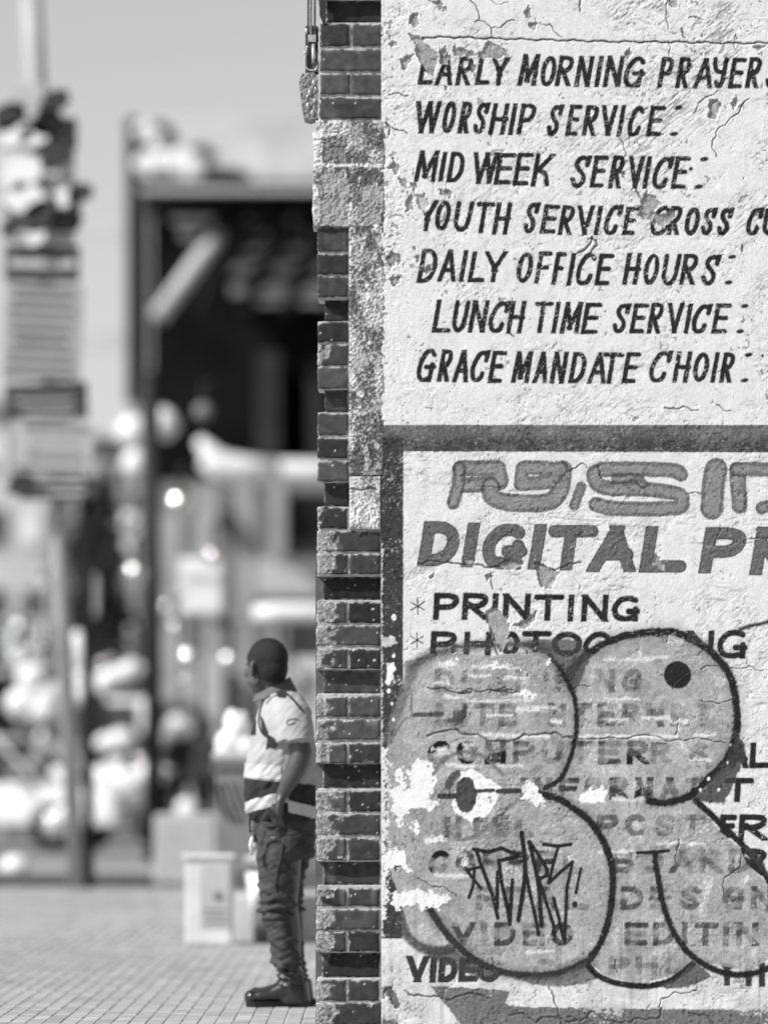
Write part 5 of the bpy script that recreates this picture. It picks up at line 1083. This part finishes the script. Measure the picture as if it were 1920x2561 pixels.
facade('corner_house', 'low grey building between the lamp columns', 300, 420, 1240, 110, mat('drab_render', .25, .9, .3, .3), 3, 3)
facade('store_building', 'low pale store with wide windows behind the parked white car', -300, 200, 1560, 98, mat('store_render', .46, .9, .25, .3), 2, 7)
facade('distant_block', 'long distant block closing the street behind everything', -2600, 2600, 1480, 260, mat('far_render', .30, .9, .2, .1), 4, 26, 14)
bb = thing('bright_billboard', (X(55, 90), 70, 0), 'white billboard leaning over the stalls at the far left', 'billboard')
MB().box(X(62, 90), X(138, 90), 70, 70.2, Z(1790, 90), Z(1600, 90), .05).build('panel', m_white, bb); MB().tube([(X(100, 90), 70.1, -.03), (X(100, 90), 70.1, Z(1790, 90))], .08, 8).build('leg', m_grey, bb)
MB().box(X(-40, 88), X(42, 88), 68, 70, 0, Z(1640, 88)).build('kiosk', m_black); tag(COL.objects[-1], 'black kiosk at the left edge of the street', 'kiosk')
for i, (px, py, rx_, rz_, d_) in enumerate([(195, 1640, .13, .30, 62), (207, 1700, .16, .16, 62), (205, 1735, .14, .14, 62)]):
    o = MB().ell((X(px, d_), d_ - 20, Z(py, d_)), (rx_, .1, rz_)).build('hanging_bag', m_white, None, True)
    tag(o, ['tall white bag hung beside the leaning post', 'round white bag hung below the tall one by the leaning post', 'lowest of the white bags hung by the leaning post'][i], 'bag', 'white bags hung by the post')
b = MB(); b.tube([(X(p, 70), 50, Z(q_, 70)) for p, q_ in [(345, 1655), (325, 1680), (290, 1690), (268, 1700), (255, 1735)]], [.10, .15, .12, .17, .10], 12)
tag(b.build('white_tarpaulin', m_white, None, True), 'bunched white tarpaulin slung between the post and the shops', 'tarpaulin')
b = MB(); b.prism([(X(238, 68), Z(1510, 68)), (X(226, 68), Z(1530, 68)), (X(222, 68), Z(1440, 68)), (X(205, 68), Z(1440, 68)), (X(255, 68), Z(1440, 68))], 'y', 47.9, 48.0)
tag(MB().box(X(216, 72), X(244, 72), 51.9, 52.0, Z(1540, 72), Z(1440, 72), .02).build('pale_banner', m_lgrey), 'narrow pale banner hanging in front of the dark tree', 'banner')
# distant pale cross beams seen against the sky
gt = thing('overhead_gantry', (X(262, 110), 90, 0), 'faint pale gantry with two cross beams against the sky', 'gantry')
for py in (572, 850): MB().box(X(190, 110), X(345, 110), 89.9, 90.1, Z(py + 24, 110), Z(py - 24, 110)).build('beam', mat('bleached_paint', .62, .9, .05, 1), gt)
MB().tube([(X(352, 110), 90, 0), (X(352, 110), 90, Z(500, 110))], .2, 10).build('leg', m_grey, gt)

# dark street tree
tr = thing('street_tree', (X(240, 76), 56, 0), 'dense dark street tree just right of the leaning post', 'tree')
rs = random.Random(8); M_leaf = mat('dark_foliage', .035, .7, .5, 3)
vs = []; fs = []
for i in range(5200):
    cl = rs.randrange(14); cx_ = [242, 225, 262, 215, 270, 240, 228, 258, 285, 205, 242, 235, 250, 275][cl]; cy_ = [1260, 1310, 1330, 1380, 1400, 1420, 1480, 1500, 1560, 1540, 1580, 1640, 1620, 1630][cl]
    p = P(cx_ + rs.gauss(0, 17), cy_ + rs.gauss(0, 32), 76 + rs.gauss(0, .7)); n_ = Vector((rs.gauss(0, 1), rs.gauss(0, 1), rs.gauss(0, 1))).normalized(); t_ = n_.orthogonal().normalized(); q_ = n_.cross(t_); s_ = rs.uniform(.06, .12)
    k = len(vs); vs += [p - t_ * s_, p + q_ * s_ * .5, p + t_ * s_, p - q_ * s_ * .5]; fs.append((k, k + 1, k + 2, k + 3))
me = bpy.data.meshes.new('crown'); me.from_pydata(vs, [], fs); link('crown', me, M_leaf, tr)
MB().tube([(X(238, 76), 56, 0), (X(242, 76), 56, 2.0), (X(240, 76), 56, Z(1300, 76))], [.2, .15, .05], 10).build('trunk', m_dark, tr, True)

# ------------------------------------------------------------------ cars
def car(px, d_, yaw, label, body_m, L_=4.2, H_=1.45, van=False, gz_=-.03):
    t = thing('parked_car' if not van else 'minibus', (X(px, d_), d_ - 20, gz_), label, 'car' if not van else 'minibus')
    M = Matrix.Translation((X(px, d_), d_ - 20, gz_)) @ Matrix.Rotation(yaw, 4, 'Z')
    prof = [(-.5, .30), (-.5, .62), (-.47, .74), (-.27, .80), (-.14, 1.0 * H_ / 1.0 - 0), (.22, H_), (.40, .92), (.5, .82), (.5, .30)] if not van else [(-.5, .35), (-.5, .95), (-.43, 1.15), (-.34, H_ - .05), (-.28, H_), (.47, H_), (.5, H_ - .15), (.5, .35)]
    if not van: prof[4] = (-.13, H_ - .02)
    W_ = .84
    def pr(poly, w0, w1, ins=0): 
        b = MB(); b.prism([(x * L_, z) for x, z in poly], 'y', w0, w1); b.v = [tuple(M @ Vector(v)) for v in b.v]; return b
    me = pr(prof, -W_, W_).mesh('body'); bm = bmesh.new(); bm.from_mesh(me); bmesh.ops.bevel(bm, geom=bm.edges[:], offset=.07, segments=4, affect='EDGES', profile=.5); bm.to_mesh(me); bm.free()
    link('body', me, body_m, t, True)
    top = H_ - .10; belt = .86 if not van else 1.05
    wp = [(-.25, belt), (-.135, top), (.2, top), (.35, belt)] if not van else [(-.36, belt), (-.29, top), (.46, top), (.46, belt)]
    for s_ in (-1, 1): pr(wp, s_ * (W_ + .004), s_ * (W_ + .012)).build('side_window', m_glass, t)
    z1 = prof[3][1] if not van else 1.17
    b = MB(); xa, xb = (-.262, -.142) if not van else (-.437, -.347)
    b.add([M @ Vector((xa * L_ - .02, -W_ + .1, z1 + .05)), M @ Vector((xa * L_ - .02, W_ - .1, z1 + .05)), M @ Vector((xb * L_ - .03, W_ - .16, H_ - .09)), M @ Vector((xb * L_ - .03, -W_ + .16, H_ - .09))], [(0, 1, 2, 3)]).build('windscreen', m_glass, t)
    for s_ in (-1, 1):
        MB().ell(M @ Vector((-.492 * L_, s_ * .62, .62)), (.10, .16, .09), M.to_3x3()).build('headlight', m_steel, t, True)
        MB().ell(M @ Vector((.495 * L_, s_ * .68, .70)), (.05, .12, .10), M.to_3x3()).build('tail_light', m_grey, t, True)
        MB().ell(M @ Vector((-.2 * L_, s_ * (W_ + .12), .98)), (.07, .11, .07), M.to_3x3()).build('mirror', m_steel, t, True)
        for x_ in (-.31, .31):
            w_ = MB().tube([M @ Vector((x_ * L_, s_ * (W_ - .12), .31)), M @ Vector((x_ * L_, s_ * (W_ + .02), .31))], .31, 22).build('wheel', m_black, t, True)
            MB().tube([M @ Vector((x_ * L_, s_ * (W_ + .021), .31)), M @ Vector((x_ * L_, s_ * (W_ + .04), .31))], [.19, .12], 16).build('rim', m_steel, w_, True)
    MB().box(-.53 * L_, -.495 * L_, -.8, .8, .34, .52, .02, M).build('bumper', m_grey, t)
    return t
car(-70, 66, R(168), 'white car parked at the left edge nearest the leaning post', m_white)
car(292, 82, R(80), 'white minibus facing down the street between the post and the shops', m_white, 4.6, 2.1, True)
car(-60, 74, R(10), 'pale grey car parked behind the nearest white car', m_lgrey)
car(385, 100, R(85), 'small pale car coming down the street left of the walkers', m_lgrey)

# white ellipsoids added along the street as bright sunlit blobs
rs = random.Random(21)
SL = ['topmost white sack of the heap left of the leaning post', 'white sack just under the topmost one of the left heap', 'white sack of the left heap closest to the leaning post', 'white sack at the left end of the heap', 'lowest white sack of the heap left of the leaning post',
      'white sack on the ledge above the parked white car roof', 'white sack touching the leaning post over the parked car', 'flattened white sack leaning on the parked white car door', 'small white sack at the foot of the leaning post', 'small white sack lying alone on the road at the far left']
BL = ['white bundle on the left half of the minibus roof', 'white bundle on the right half of the minibus roof', 'large white bundle in the middle of the minibus front', 'white bundle right of the middle one on the minibus front', 'white bundle nearest the leaning post on the minibus front',
      'white bundle on the dark lamp column at bumper height', 'white bundle hung over the pale-roofed stall', 'white bundle between the lamp column and the pale-roofed stall', 'small white bundle low beside the planter', 'white bundle under the minibus bumper',
      'lower of two white bundles beside the sign boards under the bright sky gap', 'upper of two white bundles beside the sign boards under the bright sky gap', 'white bundle high above the tarpaulin, left of the lamp column', 'white bundle high above the tarpaulin, touching the dark lamp column']
for i, (px, py, d_, r_) in enumerate([(70, 1640, 78, .30), (92, 1690, 78, .30), (128, 1735, 78, .26), (60, 1760, 78, .28), (110, 1780, 78, .3), (95, 1990, 66, .20), (150, 1960, 66, .22), (15, 2010, 66, .26), (160, 2040, 60, .14), (40, 2165, 53, .15)]):
    o = MB().ell((X(px, d_), d_ - 20, Z(py, d_)), (r_, r_ * .8, r_ * rs.uniform(.6, 1.1)), None, 16, 10).build('white_sack', m_white, None, True); tag(o, SL[i], 'sack', 'white sacks heaped at the left')
for i, (px, py, d_, r_) in enumerate([(272, 1858, 72, .17), (305, 1850, 72, .17), (285, 1965, 72, .24), (320, 1960, 72, .24), (255, 1955, 72, .22), (378, 1935, 70, .2), (450, 1815, 75, .2), (395, 1850, 75, .16), (468, 2025, 70, .14), (310, 2010, 70, .16), (345, 1160, 90, .25), (335, 1080, 90, .28), (320, 1310, 90, .26), (342, 1330, 90, .2)]):
    o = MB().ell((X(px, d_), d_ - 20, Z(py, d_)), (r_ * 1.1, r_ * .8, r_ * rs.uniform(.8, 1.1)), None, 16, 10).build('white_bundle', m_white, None, True); tag(o, BL[i], 'bundle', 'white bundles in mid street')

# market stalls: posts, roof, and goods added as highlights and dark spots
rs = random.Random(33)
def stall(px0, px1, top, d_, label, n_, roof_m):
    t = thing('market_stall', (X((px0 + px1) / 2, d_), d_ - 20, -.03), label, 'stall', 'market stalls along the street')
    for px in (px0, px1):
        for dy in (0, 1.6): MB().tube([(X(px, d_), d_ - 20 + dy, -.03), (X(px, d_), d_ - 20 + dy, Z(top, d_))], .03, 6).build('leg', m_dark, t)
    MB().box(X(px0, d_) - .1, X(px1, d_) + .1, d_ - 20.1, d_ - 18.3, Z(top, d_), Z(top, d_) + .09, .02).build('roof', roof_m, t)
    MB().box(X(px0, d_), X(px1, d_), d_ - 19.6, d_ - 18.6, -.03, .7, .02).build('table', rs.choice([m_grey, m_dark, m_lgrey]), t)
    MB().box(X(px0, d_), X(px1, d_), d_ - 18.45, d_ - 18.4, .7, Z(top, d_)).build('back_cloth', m_black, t)
    for i in range(n_):
        px = rs.uniform(px0, px1); z_ = rs.uniform(.85, Z(top, d_) - .15); r_ = rs.uniform(.05, .16)
        MB().ell((X(px, d_), d_ - 19.9 + rs.uniform(0, .3), z_), (r_, r_ * .6, r_ * rs.uniform(.7, 1.8)), None, 12, 8).build('hanging_goods', rs.choice([m_white, m_lgrey, m_white, m_dark, m_dark, m_steel]), t, True)
stall(232, 352, 1745, 85, 'stall with a dark roof between the leaning post and the lamp column', 26, m_dark)
stall(395, 520, 1790, 88, 'stall with a pale roof left of the planter', 26, m_lgrey)
stall(30, 168, 1700, 82, 'stall crowded with goods left of the leaning post', 30, m_grey)
stall(240, 340, 1560, 92, 'tall stall behind the tarpaulin, hung with bright goods', 26, m_white)
stall(-140, 15, 1690, 80, 'stall at the very left edge of the street', 20, m_lgrey)

# crates and hanging cloths crowding the far left: small, light against dark
cr = thing('clothes_rack', (X(70, 88), 68, -.03), 'long clothes rack at the far left hung with light and dark garments', 'clothes rack')
MB().tube([(X(-60, 88), 68, Z(1560, 88)), (X(330, 88), 68, Z(1560, 88))], .03, 6).build('rail', m_steel, cr)
for px in (-60, 150, 330): MB().tube([(X(px, 88), 68, -.03), (X(px, 88), 68, Z(1560, 88))], .03, 6).build('leg', m_dark, cr)
rs = random.Random(71)
for i in range(46):
    px = -55 + i * 8.4; w_ = rs.uniform(.03, .10); l_ = rs.uniform(.5, 2.3)
    b = MB(); b.loft([(X(px, 88), 68 + rs.uniform(-.1, .1), Z(1562, 88) - l_, w_ * 1.5, .05), (X(px, 88), 68, Z(1562, 88) - l_ * .5, w_, .06), (X(px, 88), 68, Z(1562, 88), w_ * .8, .04)], 8)
    b.build('garment', rs.choice([m_black, m_dark, m_dark, m_white, m_lgrey, m_grey]), cr, True)

# small ellipsoids, mostly steel, added on strings for more sun glints
rs = random.Random(55)
ps = thing('string_of_pans', (X(300, 74), 54, Z(1450, 74)), 'sagging string of small shining pans and tins between the leaning post and the planter', 'string of pans')
for j, (pa, pb_, ya, yb_) in enumerate([(190, 520, 1560, 1700), (215, 470, 1780, 1870), (-20, 170, 1500, 1640), (-10, 175, 1850, 1800), (250, 600, 1350, 1500)]):
    pts = [(X(pa + (pb_ - pa) * k / 12, 74), 54, Z(ya + (yb_ - ya) * k / 12 + 26 * math.sin(math.pi * k / 12), 74)) for k in range(13)]
    MB().tube(pts, .008, 5).build('cord', m_dark, ps)
    for k in range(1, 12):
        if rs.random() < .75:
            r_ = rs.uniform(.035, .11); MB().ell((pts[k][0] + rs.uniform(-.1, .1), 54, pts[k][2] - r_ - rs.uniform(0, .3)), (r_, r_, r_ * rs.uniform(.7, 1.2)), None, 16, 10).build('pan', m_steel if rs.random() < .7 else m_black, ps, True)
# ------------------------------------------------------------------ people further up the street
def walker(px, foot, d_, top_m, leg_m, label, stride=.18, yaw=0., hgt=1.7, bag=None, cap=None):
    s = hgt / 1.7; g0 = Z(foot, d_) * 0 + (-.03 if d_ < 95 else 0); o = Vector((X(px, d_), d_ - 20, g0)); t = thing('person', o, label, 'person', 'people walking up the street')
    M = Matrix.Rotation(yaw, 3, 'Z')
    W = lambda x, y, z: o + M @ (Vector((x, y, z)) * s)
    b = MB()
    b.ell(W(0, 0, 1.59), (.095 * s, .08 * s, .12 * s), M); b.ell(W(.03, 0, 1.53), (.06 * s, .06 * s, .07 * s), M); b.ell(W(.10, 0, 1.57), (.02, .015, .02), M)
    b.tube([W(0, 0, 1.50), W(-.01, 0, 1.40)], [.06 * s, .07 * s], 12)
    b.tube([W(0, 0, 1.42), W(0, 0, 1.20), W(0, 0, .92)], [(.20 * s, .10 * s), (.16 * s, .10 * s), (.15 * s, .10 * s)], 16)
    for k in (-1, 1):
        sw = stride * k
        b.tube([W(0, .19 * k, 1.40), W(-sw * .4, .24 * k, 1.12), W(-sw * .9 + .05, .25 * k, .88), W(-sw + .08, .25 * k, .80)], [.05 * s, .042 * s, .03 * s, .03 * s], 10)
        b.tube([W(0, .09 * k, .92), W(sw * .6 + .03, .09 * k, .50), W(sw, .09 * k, .08)], [.085 * s, .06 * s, .045 * s], 12)
        for f_ in range(5): b.tube([W(-sw + .08, (.25 + .012 * (f_ - 2)) * k, .80), W(-sw + .10, (.25 + .014 * (f_ - 2)) * k, .71 + .008 * abs(f_ - 2))], .009, 6)
    link('body', remesh(b, .016, 2, 'body'), skin, t, True)
    b = MB(); b.tube([W(0, 0, 1.44), W(0, 0, 1.38), W(0, 0, 1.18), W(0, 0, .86)], [(.10 * s, .09 * s), (.22 * s, .13 * s), (.19 * s, .13 * s), (.18 * s, .13 * s)], 18)
    for k in (-1, 1): b.tube([W(0, .18 * k, 1.40), W(-stride * k * .4, .245 * k, 1.12)], [.075 * s, .062 * s], 10)
    link('shirt', remesh(b, .02, 2, 'shirt'), top_m, t, True)
    b = MB(); b.tube([W(0, 0, .98), W(0, 0, .84)], [(.175 * s, .125 * s), (.17 * s, .12 * s)], 16)
    for k in (-1, 1): b.tube([W(0, .09 * k, .90), W(stride * k * .6 + .03, .09 * k, .50), W(stride * k, .09 * k, .12)], [.105 * s, .08 * s, .07 * s], 12)
    link('trousers', remesh(b, .02, 2, 'trousers'), leg_m, t, True)
    for k in (-1, 1): MB().ell(W(stride * k + .05, .09 * k, .045), (.13 * s, .05 * s, .045 * s), M).build('shoe', m_black, t, True)
    MB().ell(W(-.012, 0, 1.625), (.10 * s, .086 * s, .10 * s), M).build('hair' if not cap else 'cap', cap or hairm, t, True)
    if bag:
        bt_ = tag(MB().ell(W(.1, -.32, .62), (.16, .08, .2), M).build('carrier_bag', bag, None, True), 'pale carrier bag held by the walker: ' + label.split(' in ')[0], 'bag')
    return t
walker(432, 2070, 76, m_black, m_black, 'walker in a white cap and all black clothes left of the planter', .2, R(95), 1.75, cap=m_white)
walker(507, 2070, 77, mat('grey_shirt', .22, .8), m_black, 'walker in a grey shirt and black trousers directly left of the planter', .12, R(80), 1.72)
walker(470, 2060, 80, m_lgrey, m_lgrey, 'walker in pale clothes between the two dark-clothed walkers', .16, R(100), 1.6)
walker(352, 2080, 75, m_dark, m_black, 'walker in dark clothes nearest the minibus', .22, R(70), 1.5)
walker(400, 2050, 83, m_white, m_dark, 'distant walker in a white shirt behind the capped walker', .15, R(90), 1.7)
walker(232, 2060, 78, m_grey, m_dark, 'distant walker in a grey shirt beside the minibus', .2, R(20), 1.7)
